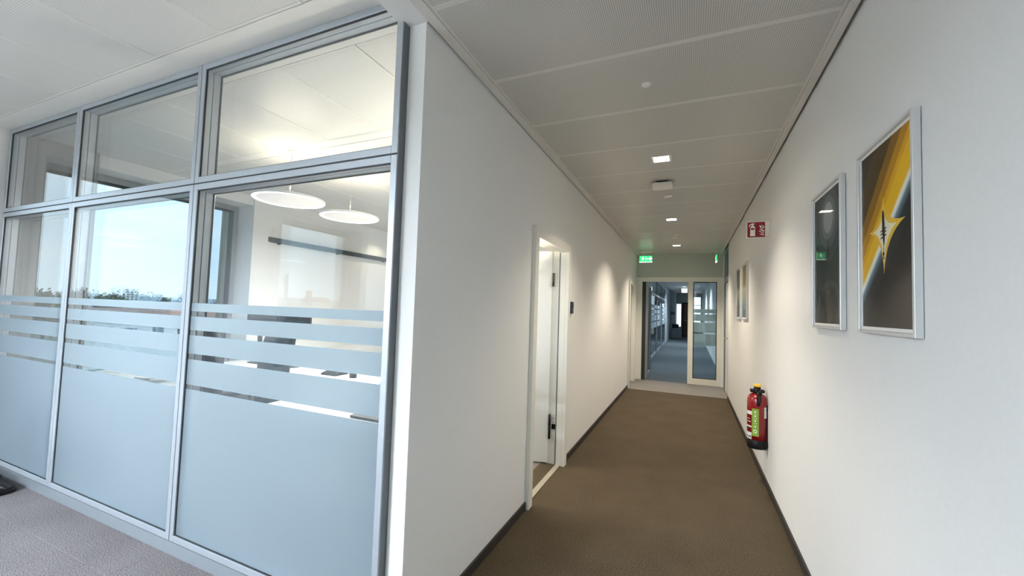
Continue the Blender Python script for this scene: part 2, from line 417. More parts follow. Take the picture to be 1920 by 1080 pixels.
fin = MB()
for (a, b) in WINS: fin.box(-5.97, -5.80, b-0.05, b+0.35, -13, 3.4).box(-5.97, -5.80, a-0.35, a+0.05, -13, 3.4)
struct(fin.build('trim_8', mat('beige facade stone', (0.66, 0.56, 0.42), 0.8, noise=0.06, nscale=6)), 'beige stone piers outside beside the facade windows')
struct(B(FX, FX+0.012, P+0.102, 2.0, 0, HL).build('trim_9', mat('grey beige pier panel', (0.24, 0.23, 0.21), 0.8, noise=0.02)), 'grey beige panel over the pier between the partition and the facade window')  # thin panel, darker than the white wall it covers
# baseboards
struct(MB().box(L-0.001, L+0.012, 1.46, D1-0.08, 0, 0.06).build('baseboard_left', M_base, bevel=0.002), 'dark baseboard along the left corridor wall')
struct(MB().box(L-0.001, L+0.012, D1B+0.09, D2-0.08, 0, 0.06).build('baseboard_left', M_base, bevel=0.002))
struct(MB().box(R-0.012, R+0.001, -5.0, RD1-0.05, 0, 0.06).build('baseboard_right', M_base, bevel=0.002), 'dark baseboard along the right wall')

# ------------------------------------------------------------------ facade windows
def window(name, a, b, label, gm=None):
    xo, xi = -5.77, -5.69
    fr = MB(); t = 0.07
    fr.box(xo, xi, a, a+t, WIN_Z0, WIN_Z1).box(xo, xi, b-t, b, WIN_Z0, WIN_Z1)
    fr.box(xo, xi, a+t, b-t, WIN_Z0, WIN_Z0+t).box(xo, xi, a+t, b-t, WIN_Z1-t, WIN_Z1)
    o = struct(fr.build(name, M_alud, bevel=0.003), label)
    g = MB(); s = 0.022
    g.box(xo+0.02, xi+0.012, a+t, a+t+s, WIN_Z0+t, WIN_Z1-t).box(xo+0.02, xi+0.012, b-t-s, b-t, WIN_Z0+t, WIN_Z1-t)
    g.box(xo+0.02, xi+0.012, a+t+s, b-t-s, WIN_Z0+t, WIN_Z0+t+s).box(xo+0.02, xi+0.012, a+t+s, b-t-s, WIN_Z1-t-s, WIN_Z1-t)
    g.build('sash_gasket', M_gasket, o)
    B(-5.735, -5.725, a+t+0.01, b-t-0.01, WIN_Z0+t+0.01, WIN_Z1-t-0.01).build('window_pane', gm or M_wglass, o)
    B(-5.69, FX+0.03, a+0.002, b-0.002, WIN_Z0, WIN_Z0+0.025).build('window_sill', M_white, o, bevel=0.003)
    return o
window('window_1', *WINS[0], 'tall facade window of the glazed room')
window('window_2', *WINS[1], 'tall facade window of the open office, nearer the partition', M_cglass)
window('window_3', *WINS[2], 'tall facade window of the open office, further back', M_cglass)
o = struct(MB().box(-5.2, 0.4, -5.16, -5.10, 0.45, 0.52).box(-5.2, 0.4, -5.16, -5.10, 2.68, 2.75).box(-5.2, -5.13, -5.16, -5.10, 0.52, 2.68).box(0.33, 0.4, -5.16, -5.10, 0.52, 2.68).box(-2.43, -2.37, -5.16, -5.10, 0.52, 2.68).build('added_rear_window', M_alud))  # unseen window, added to let in daylight from behind the viewer
B(-5.13, -2.43, -5.14, -5.13, 0.52, 2.68).build('window_pane', M_cglass, o)
B(-2.37, 0.33, -5.14, -5.13, 0.52, 2.68).build('window_pane', M_cglass, o)

# ------------------------------------------------------------------ glass partition
gp = tag(empty('glass_partition', ((X1+X4)/2, P, 0)), 'silver framed glass partition with frosted stripes closing off the lit room', 'partition')
ZT, ZM, ZB = HL, 2.146, 0.105
ST = 0.034; DP = 0.10
BANDS = [(0.139, 0.956), (0.982, 1.125), (1.158, 1.262), (1.292, 1.370), (1.400, 1.447)]
for (xa, xb) in ((X2, X1), (X3, X2), (X4, X3)):
    xa += 0.003; xb -= 0.003
    for (z0, z1, low) in ((ZB, ZM-0.004, True), (ZM+0.004, ZT-0.002, False)):
        f = MB()
        f.box(xa, xa+ST, P, P+0.046, z0, z1).box(xb-ST, xb, P, P+0.046, z0, z1)
        f.box(xa+ST, xb-ST, P, P+0.046, z0, z0+ST).box(xa+ST, xb-ST, P, P+0.046, z1-ST, z1)
        fo = f.build('panel_frame', M_alu, gp, bevel=0.0015, seg=1)
        k = MB()
        k.box(xa, xa+ST, P+0.049, P+DP, z0, z1).box(xb-ST, xb, P+0.049, P+DP, z0, z1)
        k.box(xa+ST, xb-ST, P+0.049, P+DP, z0, z0+ST).box(xa+ST, xb-ST, P+0.049, P+DP, z1-ST, z1)
        k.build('rear_frame', M_alu, fo, bevel=0.0015, seg=1)
        q = MB()
        i0, i1, j0, j1 = xa+ST, xb-ST, z0+ST, z1-ST
        for yk in (P+0.006, P+DP-0.012):
            e_ = 0.004
            q.box(i0, i0+e_, yk, yk+0.008, j0, j1).box(i1-e_, i1, yk, yk+0.008, j0, j1).box(i0+e_, i1-e_, yk, yk+0.008, j0, j0+e_).box(i0+e_, i1-e_, yk, yk+0.008, j1-e_, j1)
        q.build('glazing_gasket', M_gasket, fo)
        g = B(i0+0.004, i1-0.004, P+0.012, P+0.018, j0+0.004, j1-0.004).build('front_pane', M_glass, gp)
        B(i0+0.004, i1-0.004, P+0.084, P+0.090, j0+0.004, j1-0.004).build('rear_pane', M_glass, gp)
        if low:
            for (b0, b1) in BANDS:
                B(i0+0.004, i1-0.004, P+0.0112, P+0.0117, max(b0, j0+0.004), b1).build('frosted_stripe', M_frost, g)
B(X4, X1, P+0.004, P+DP-0.004, ZM-0.004, ZM+0.004).build('transom_joint', M_gasket, gp)
for x in (X2, X3):
    B(x-0.003, x+0.003, P+0.004, P+DP-0.004, ZB, ZT).build('mullion_joint', M_gasket, gp)
B(X4, X1, P+0.03, P+DP-0.006, 0.0, ZB-0.012).build('plinth', M_alud, gp, bevel=0.002)
B(X4, X1, P+0.008, P+DP-0.008, ZB-0.012, ZB).build('plinth_joint', M_dgrey, gp)
MB().box(X1-0.003, X1+0.0015, P+0.002, YC+0.0, 0.0, ZT-0.002).build('side_gasket', M_dgrey, gp)
B(X1-0.003, X1+0.0015, YC, P+DP, 0, ZT-0.002).build('side_gasket', M_dgrey, gp)
struct(B(-5.40, X4-0.001, P+0.02, P+DP-0.02, 0, HL).build('trim_4', M_alud))

# ------------------------------------------------------------------ corridor doors on the left
def door_frame(name, y0, y1, label, depth_front=0.03):
    f = MB(); cw = 0.075
    xf, xb = L+depth_front, WT-0.01
    # steel frame wraps the wall: face, reveal
    f.box(L-0.0, xf, y0-cw, y0, 0, DT+cw).box(L-0.0, xf, y1, y1+cw, 0, DT+cw).box(L, xf, y0, y1, DT, DT+cw)
    f.box(-1.158, L, y0-0.03, y0+0.0, 0, DT+0.03).box(-1.158, L, y1, y1+0.03, 0, DT+0.03).box(-1.158, L, y0, y1, DT, DT+0.03)
    f.box(xb, -1.158, y0-0.045, y0-0.016, 0, DT+0.045).box(xb, -1.158, y1+0.016, y1+0.045, 0, DT+0.045).box(xb, -1.158, y0-0.016, y1+0.016, DT+0.016, DT+0.045)
    o = struct(f.build(name, M_cream, bevel=0.002), label)
    g = MB()
    g.box(-1.164, -1.154, y1-0.002, y1+0.012, 0.01, DT).box(-1.164, -1.154, y0-0.012, y0+0.002, 0.01, DT)
    g.build('door_seal', M_dgrey, o)
    return o
d1 = door_frame('door_1', D1, D1B, 'cream steel door frame with the white door standing open into the room')
LEAF_W = 0.86
ang = math.radians(196)    # leaf swung inwards from the far jamb
def leaf_pt(u, v, z):      # u along the leaf from the hinge, v across its thickness
    c, s = math.cos(ang), math.sin(ang)
    return (-1.235+u*c-v*s, D1B+0.0+u*s+v*c, z)
lf = MB().box(0.0, LEAF_W, -0.04, 0.0, 0.012, DT+0.012)
lf.v = [leaf_pt(*p) for p in lf.v]
leaf = lf.build('door_leaf', M_white, d1, bevel=0.002)
h = MB().box(LEAF_W-0.09, LEAF_W-0.06, 0.0, 0.05, 1.02, 1.05).box(LEAF_W-0.19, LEAF_W-0.06, 0.045, 0.062, 1.025, 1.045)
h.v = [leaf_pt(*p) for p in h.v]; h.build('door_handle', M_steel, leaf, bevel=0.004)
for z in (0.24, 0.34, 1.70):
    hb = MB().lathe([(0.010, z), (0.010, z+0.13)], 12, (-1.222, D1B-0.005, 0)).build('hinge', M_black if z < 1 else mat('bronze hinge metal', (0.10, 0.085, 0.07), 0.4, 0.6, noise=0.05), d1)
    pl = MB().box(-1.205, -1.165, D1B+0.010, D1B+0.0165, z-0.01, z+0.14).build('hinge_plate', M_cream, hb)
    s_ = MB()
    for k in range(5): s_.lathe([(0.0035, -0.001), (0.0035, 0.002)], 8, (-1.185, D1B+0.010, z+0.01+k*0.028), 'y')
    s_.build('hinge_screws', M_ink, hb)['kind'] = 'stuff'
B(-1.158, L-0.012, D1, D1B, 0.0, 0.006).build('threshold', mat('beige threshold metal', (0.45, 0.41, 0.33), 0.5, 0.3, noise=0.03), d1, bevel=0.002)
d2 = door_frame('door_2', D2, D2B, 'white closed door in the left wall near the glazed door')
leaf2 = B(-1.20, -1.160, D2-0.012, D2B+0.012, 0.008, DT+0.012).build('door_leaf', M_white, d2, bevel=0.002)
MB().box(-1.165, -1.115, D2+0.07, D2+0.09, 1.03, 1.05).box(-1.13, -1.112, D2+0.07, D2+0.19, 1.03, 1.05).build('door_handle', M_steel, leaf2, bevel=0.004)

# card reader beside the first door
cardr = tag(empty('card_reader', (L, 3.985, 1.44)), 'dark blue card reader on the left wall beside the open door', 'card reader')
MB().box(L, L+0.028, 3.95, 4.02, 1.44, 1.56).build('housing', M_navy, cardr, bevel=0.008, seg=3)
B(L+0.028, L+0.0295, 3.96, 4.01, 1.50, 1.55).build('display', M_screen, cardr)

# ------------------------------------------------------------------ glazed door at the corridor end
gd = MB()
XA, XBm, XC, XD = -1.08, -0.055, 0.055, 0.60
gd.box(XA, XA+0.11, E, E+0.07, 0, 2.25).box(XD-0.085, XD, E, E+0.07, 0, 2.25).box(XA+0.11, XD-0.085, E, E+0.07, 2.155, 2.25)
gd.box(XBm+0.02, XC+0.01, E, E+0.07, 0, 2.155).box(XC+0.01, XD-0.085, E, E+0.07, 0, 0.125)
d3 = struct(gd.build('door_3', M_cream, bevel=0.003), 'cream framed glazed door with sidelight at the corridor end')
sg = MB().box(XC+0.01, XC+0.026, E+0.012, E+0.05, 0.125, 2.155).box(XD-0.101, XD-0.085, E+0.012, E+0.05, 0.125, 2.155).box(XC+0.026, XD-0.101, E+0.012, E+0.05, 0.125, 0.141).box(XC+0.026, XD-0.101, E+0.012, E+0.05, 2.139, 2.155)
sg.build('sidelight_gasket', M_gasket, d3)
sp_ = B(XC+0.026, XD-0.101, E+0.025, E+0.033, 0.141, 2.139).build('sidelight_pane', M_dglass, d3)
for (a, b) in ((0.82, 1.06), (1.09, 1.30), (1.33, 1.47), (1.50, 1.58)):
    B(XC+0.028, XD-0.103, E+0.0335, E+0.034, a, b).build('frosted_stripe', frosted('door film', (0.62, 0.74, 0.75), 0.3), sp_)
# open leaf, swung to the far side
lo = E+0.05; lx = -0.85
ol = MB().box(lx-0.05, lx, lo, lo+0.09, 0.01, 2.14).box(lx-0.05, lx, lo+0.80, lo+0.90, 0.01, 2.14).box(lx-0.05, lx, lo+0.09, lo+0.80, 0.01, 0.12).box(lx-0.05, lx, lo+0.09, lo+0.80, 2.05, 2.14)
lf3 = ol.build('door_leaf', M_alud, d3, bevel=0.003)
MB().box(lx-0.001, lx+0.006, lo+0.085, lo+0.10, 0.115, 2.06).box(lx-0.001, lx+0.006, lo+0.79, lo+0.805, 0.115, 2.06).build('leaf_gasket', M_gasket, lf3)
B(lx-0.03, lx-0.022, lo+0.09, lo+0.80, 0.12, 2.05).build('leaf_pane', M_dglass, lf3)
MB().box(lx, lx+0.05, lo+0.83, lo+0.85, 1.03, 1.05).box(lx+0.04, lx+0.055, lo+0.72, lo+0.85, 1.03, 1.05).build('door_handle', M_steel, lf3, bevel=0.004)
B(XA+0.11, lx-0.05, E+0.01, E+0.07, 0.0, 2.155).build('hinge_side_seal', M_gasket, d3)
struct(B(XD, R, E-0.02, E+0.1, 0, 2.25).build('trim_5', M_white), 'white pillar beside the glazed door')
struct(B(WT, XA, E, E+0.1, 0, 2.26).build('trim_6', M_white), 'white wall strip left of the glazed door')

# door in the right wall
d4 = MB()
d4.box(R+0.001, R+0.09, RD1, RD1+0.07, 0, 2.75).box(R+0.001, R+0.09, RD2-0.07, RD2, 0, 2.75).box(R+0.001, R+0.09, RD1+0.07, RD2-0.07, 2.10, 2.20).box(R+0.001, R+0.09, RD1+0.07, RD2-0.07, 2.68, 2.75)
d4o = struct(d4.build('door_4', M_alud, bevel=0.003), 'grey framed door with dark transom in the right wall')
B(R+0.05, R+0.06, RD1+0.07, RD2-0.07, 2.20, 2.68).build('transom_pane', M_screen, d4o)
l4 = B(R+0.02, R+0.06, RD1+0.078, RD2-0.078, 0.01, 2.092).build('door_leaf', M_cream, d4o, bevel=0.002)
MB().box(R+0.012, R+0.03, RD1+0.07, RD1+0.079, 0.01, 2.1).box(R+0.012, R+0.03, RD2-0.079, RD2-0.07, 0.01, 2.1).box(R+0.012, R+0.03, RD1+0.079, RD2-0.079, 2.091, 2.1).build('door_seal', M_gasket, d4o)
MB().box(R-0.04, R+0.02, RD1+0.15, RD1+0.17, 1.04, 1.06).box(R-0.045, R-0.028, RD1+0.15, RD1+0.28, 1.04, 1.06).build('door_handle', M_steel, l4, bevel=0.004)
struct(B(R+0.1, R+0.2, RD1, RD2, 0, 2.80).build('wall_door_niche', M_wall))

# ------------------------------------------------------------------ ceiling devices
lt = tag(empty('downlight', (-0.228, 3.51, H)), 'square recessed downlight nearest the viewer in the corridor ceiling', 'downlight', 'square downlights in the corridor ceiling')
q = MB(); a, b = 0.078, 0.060
q.box(-a, -b, -a, a, -0.008, 0).box(b, a, -a, a, -0.008, 0).box(-b, b, -a, -b, -0.008, 0).box(-b, b, b, a, -0.008, 0)
fr_ = q.build('trim_frame', M_plainw, None, bevel=0.002); fr_.parent = lt
ln_ = MB().lathe([(0.0, -0.0065), (0.045, -0.006), (0.058, -0.002), (0.0585, -0.0005)], 24, (0, 0, 0), cap=False).box(-b, b, -b, b, -0.0015, 0).build('lens', M_lens); ln_.parent = lt
def spot(loc, power, size=120, blend=0.75, col=(1, 0.87, 0.70), rad=0.05, rot=(0, 0, 0), name='downlight_lamp'):
    l = bpy.data.lights.new(name, 'SPOT'); l.energy = power; l.spot_size = math.radians(size); l.spot_blend = blend
    l.color = col; l.shadow_soft_size = rad
    o = bpy.data.objects.new(name, l); COL.objects.link(o); o.location = loc; o.rotation_euler = rot
    return o
DLP = 115
spot((-0.228, 3.51, H-0.02), DLP*0.62)
for (y, lab) in ((5.87, 'square recessed downlight in the middle of the corridor ceiling'), (8.19, 'square recessed downlight farthest along the corridor ceiling, by the exit signs')):
    c = dup(lt, (-0.24, y, H)); c['label'] = lab
    spot((-0.24, y, H-0.02), DLP)
def disc(name, loc, r, label, h=0.012, m_=M_plainw):
    o = MB().lathe([(r*0.55, loc[2]-h), (r*0.9, loc[2]-h*0.75), (r, loc[2]-h*0.2), (r, loc[2])], 24, (loc[0], loc[1], 0)).build(name, m_, org=loc)
    return o
tag(disc('ceiling_sprinkler', (-0.235, 2.318, H), 0.026, ''), 'small white sprinkler cover disc nearest the viewer in the corridor ceiling', 'sprinkler', 'sprinkler cover discs')
tag(disc('ceiling_sprinkler', (-0.233, 4.694, H), 0.045, ''), 'small white sprinkler cover disc behind the white ceiling box', 'sprinkler', 'sprinkler cover discs')
sd = tag(empty('smoke_detector', (-0.246, 7.1, H)), 'round white smoke detector between the two farther downlights', 'smoke detector')
MB().lathe([(0.055, H-0.012), (0.06, H-0.002), (0.06, H)], 24, (-0.246, 7.1, 0)).build('base', M_plainw, sd)
MB().lathe([(0.0, H-0.05), (0.03, H-0.048), (0.045, H-0.035), (0.046, H-0.012)], 24, (-0.246, 7.1, 0)).build('sensor_head', M_plain, sd)
ap = tag(empty('access_point', (-0.258, 4.17, H)), 'white rounded box fixed under the corridor ceiling behind the first downlight', 'access point')
MB().rbox(-0.35, -0.166, 4.09, 4.25, H-0.055, H-0.018, 0.03).build('housing', M_plainw, ap, bevel=0.006, seg=3)
B(-0.31, -0.206, 4.12, 4.22, H-0.018, H).build('mounting_bracket', M_black, ap)
MB().lathe([(0.004, H-0.0565), (0.004, H-0.055)], 10, (-0.258, 4.15, 0)).build('indicator', M_ink, ap)

# ------------------------------------------------------------------ pictograms (flat print as thin raised polygons)
def running_man(mb, f, s=1.0):
    """figure leaving through a doorway; f maps (u,v) -> 3-D, u to the running direction"""
    def poly(pts): mb.face([f(u, v) for u, v in pts])
    poly([(0.52+0.045*math.cos(t*PI/6), 0.80+0.06*math.sin(t*PI/6)) for t in range(12)])
    poly([(0.40, 0.68), (0.50, 0.73), (0.56, 0.68), (0.50, 0.42), (0.40, 0.44)])
    poly([(0.54, 0.70), (0.66, 0.58), (0.72, 0.62), (0.73, 0.57), (0.65, 0.51), (0.53, 0.60)])
    poly([(0.42, 0.68), (0.30, 0.66), (0.27, 0.52), (0.31, 0.51), (0.34, 0.61), (0.42, 0.61)])
    poly([(0.50, 0.46), (0.62, 0.40), (0.60, 0.22), (0.55, 0.22), (0.55, 0.36), (0.44, 0.42)])
    poly([(0.41, 0.46), (0.38, 0.30), (0.22, 0.24), (0.22, 0.30), (0.34, 0.36), (0.37, 0.48)])
def arrow(mb, f, u0, u1, v=0.5, flip=False):
    d = -1 if flip else 1
    a, b = (u1, u0) if flip else (u0, u1)
    mb.face([f(a, v+0.06), f(b-d*0.10, v+0.06), f(b-d*0.10, v-0.06), f(a, v-0.06)])
    mb.face([f(b, v), f(b-d*0.20, v+0.30), f(b-d*0.28, v+0.30), f(b-d*0.08, v)])
    mb.face([f(b, v), f(b-d*0.08, v), f(b-d*0.28, v-0.30), f(b-d*0.20, v-0.30)])

def exit_sign(loc, rz, label, left=False):
    """hanging lit plate, face towards local -y; origin at the ceiling"""
    o = tag(empty('exit_sign', loc), label, 'exit sign', 'lit green exit signs under the ceiling'); o.rotation_euler[2] = rz
    W, Hs = 0.25, 0.125; zt = -0.10
    def bld(mb, nm, m_, par=o):
        ob = mb.build(nm, m_); ob.parent = par; return ob
    bld(MB().rbox(-W/2-0.005, W/2+0.005, -0.022, 0.022, -0.034, 0.0, 0.008), 'housing', M_plainw)
    for hx in (-W/2+0.03, W/2-0.036): bld(MB().box(hx, hx+0.006, -0.003, 0.003, zt, -0.034), 'hanger', M_steel)
    bld(MB().box(-W/2, W/2, -0.008, 0.008, zt-Hs, zt), 'sign_plate', M_green)
    bld(MB().box(-W/2-0.004, W/2+0.004, -0.011, 0.011, zt-Hs-0.012, zt-Hs), 'light_rim', M_glow)
    mb = MB()
    for side in (-1, 1):
        y = side*0.0088
        def f(u, v): return ((u-0.5)*2*Hs*0.5*0.95-0.055, y, zt-Hs+v*Hs)
        def fa(u, v): return ((u-0.5)*2*0.11+0.065, y, zt-Hs+v*Hs)
        running_man(mb, f); arrow(mb, fa, 0.25, 0.8, 0.5, flip=left)
        mb.face([f(0.93, 0.12), f(0.99, 0.12), f(0.99, 0.9), f(0.93, 0.9)])
    bld(mb, 'pictogram', M_glow)
    return o
exit_sign((-0.85, 8.85, H), 0, 'green lit exit sign with running figure and arrow hanging left before the glazed door')
exit_sign((0.47, 8.95, H), PI/2, 'green lit exit sign seen edge on at the right before the glazed door')

# fire extinguisher flag sign, stands out from the right wall
fs = tag(empty('fire_extinguisher_sign', (R, 4.12, 2.16)), 'dark red sign with white extinguisher and flames projecting from the right wall', 'sign')
sx0, sx1, sz0, sz1 = 0.455, 0.600, 2.163, 2.310
B(sx0, sx1, 4.118, 4.124, sz0, sz1).build('sign_board', M_signwhite, fs, bevel=0.001, seg=1)
mb = B(sx0+0.006, sx1-0.004, 4.1174, 4.118, sz0+0.007, sz1-0.006).build('red_field', M_signred, fs)
MB().box(sx1, R, 4.118, 4.124, sz0+0.012, sz1-0.004).build('mounting_tab', M_cream, fs)
B(R-0.004, R, 4.10, 4.142, sz0+0.01, sz1-0.002).build('wall_flange', M_cream, fs)
def fsf(u, v): return (sx0+u*(sx1-sx0), 4.1168, sz0+v*(sz1-sz0))
mb = MB()
def pl(pts): mb.face([fsf(u/648, 1-v/590) for u, v in pts])
# outline points measured on the sign (pixels of its own enlargement)
X0, Y0 = 360, 285
def pp_(pts): pl([(x-X0, y-Y0) for x, y in pts])
pp_([(490, 500), (520, 455), (545, 430), (590, 430), (625, 455), (655, 490), (655, 520), (490, 520)])
pp_([(490, 585), (655, 585), (655, 805), (485, 805)]); pp_([(490, 520), (508, 520), (508, 585), (490, 585)]); pp_([(630, 520), (655, 520), (655, 585), (630, 585)])
pp_([(540, 430), (540, 395), (500, 420), (470, 470), (440, 475), (450, 420), (490, 380), (560, 345), (640, 365), (640, 385), (600, 395), (595, 430)])
pp_([(795, 430), (835, 430), (865, 470), (890, 520), (945, 545), (900, 560), (850, 530), (820, 490)])
pp_([(880, 415), (905, 430), (930, 465), (965, 480), (960, 530), (915, 495), (895, 450)])
pp_([(805, 540), (850, 570), (960, 605), (960, 660), (890, 635), (840, 595)])
pp_([(765, 640), (815, 620), (870, 665), (955, 690), (950, 710), (880, 700), (820, 655)])
pp_([(810, 710), (870, 740), (960, 740), (945, 785), (870, 775), (825, 745)])
mb.build('pictogram', M_signwhite, fs)

# ------------------------------------------------------------------ fire extinguisher
ex, ey = 0.555, 4.22
fe = tag(empty('fire_extinguisher', (ex, ey, 0.32)), 'red fire extinguisher with black head and green label hung on the right wall', 'fire extinguisher')
MB().lathe([(0.078, 0.395), (0.078, 0.72), (0.0765, 0.745), (0.070, 0.768), (0.054, 0.786), (0.034, 0.796), (0.026, 0.80)], 40, (ex, ey, 0)).build('cylinder', M_red, fe)
MB().lathe([(0.074, 0.325), (0.080, 0.335), (0.0805, 0.40), (0.0785, 0.402)], 40, (ex, ey, 0)).build('base_ring', M_black, fe)
MB().lathe([(0.032, 0.797), (0.036, 0.80), (0.036, 0.822), (0.028, 0.826), (0.028, 0.845), (0.022, 0.85)], 24, (ex, ey, 0)).build('valve_head', M_black, fe)
MB().lathe([(0.02, 0.85), (0.03, 0.853), (0.030, 0.868), (0.022, 0.876), (0.0, 0.878)], 24, (ex, ey, 0)).build('strike_knob', M_yellow, fe)
MB().box(ex-0.055, ex+0.055, ey-0.03, ey+0.03, 0.803, 0.829).build('head_bracket', M_black, fe, bevel=0.006)
MB().tube([(ex+0.01, ey-0.034, 0.815), (ex+0.008, ey-0.06, 0.80), (ex+0.003, ey-0.085, 0.76), (ex, ey-0.089, 0.725), (ex-0.0, ey-0.090, 0.70)], [0.020, 0.022, 0.018, 0.014, 0.010], 12).build('hose', M_black, fe)
def wrap(a0, a1, z0, z1, r, n=10):
    mbw = MB()
    for k in range(n):
        p, q_ = math.radians(a0+(a1-a0)*k/n), math.radians(a0+(a1-a0)*(k+1)/n)
        A = (ex+r*math.cos(p), ey+r*math.sin(p)); Bq = (ex+r*math.cos(q_), ey+r*math.sin(q_))
        mbw.face([(*A, z0), (*Bq, z0), (*Bq, z1), (*A, z1)], True)
    return mbw
gl_ = wrap(-128, -88, 0.437, 0.672, 0.0786).build('green_label', M_lime, fe)
# white letters and round badge printed on the green label, reading upwards
mb = MB()
def lab(ac, zc, pts, r=0.0791):
    mb.face([(ex+r*math.cos(math.radians(ac)+u/r), ey+r*math.sin(math.radians(ac)+u/r), zc+v) for u, v in pts])
for k, zc in enumerate((0.520, 0.545, 0.570, 0.590, 0.610, 0.628, 0.646)):
    lab(-108, zc, [(-0.010, -0.003), (0.010, -0.003), (0.010, 0.003), (-0.010, 0.003)] if k % 2 else [(-0.007, -0.006), (0.002, -0.008), (0.008, 0.0), (0.003, 0.007), (-0.006, 0.004)])
lab(-108, 0.478, [(0.014*math.cos(t*PI/8), 0.017*math.sin(t*PI/8)) for t in range(16)])
mb.build('label_print', M_label, gl_)
wl_ = wrap(-180, -128, 0.615, 0.645, 0.0786).build('white_band', M_label, fe)
wrap(-178, -130, 0.505, 0.519, 0.0786).build('white_band', M_label, fe)
wl2 = wrap(-176, -130, 0.405, 0.462, 0.0786).build('class_label', M_label, fe)
mb = MB()
for ac in (-165, -148, -137): lab(ac, 0.425, [(-0.006, -0.008), (0.006, -0.008), (0.006, 0.008), (-0.006, 0.008)])
mb.build('class_letters', M_ink, wl2)
wrap(-168, -135, 0.55, 0.556, 0.0786).build('small_print', M_label, fe)
wrap(-165, -140, 0.575, 0.580, 0.0786).build('small_print', M_label, fe)
il = wrap(-55, -16, 0.594, 0.688, 0.0786).build('inspection_sticker', M_label, fe)
mb = MB()
lab(-35, 0.665, [(0.012*math.cos(t*PI/8), 0.012*math.sin(t*PI/8)) for t in range(16)])
for zc in (0.645, 0.636, 0.627): lab(-35, zc, [(-0.017, -0.0015), (0.017, -0.0015), (0.017, 0.0015), (-0.017, 0.0015)])
lab(-35, 0.604, [(-0.012, -0.003), (0.012, -0.003), (0.012, 0.003), (-0.012, 0.003)])
mb.build('sticker_print', mat('grey print', (0.35, 0.33, 0.34), 0.6, noise=0.02), il)
MB().box(ex+0.055, R, ey-0.045, ey+0.045, 0.36, 0.70).box(ex+0.02, R, ey-0.06, ey-0.045, 0.345, 0.39).build('wall_bracket', M_black, fe, bevel=0.004)

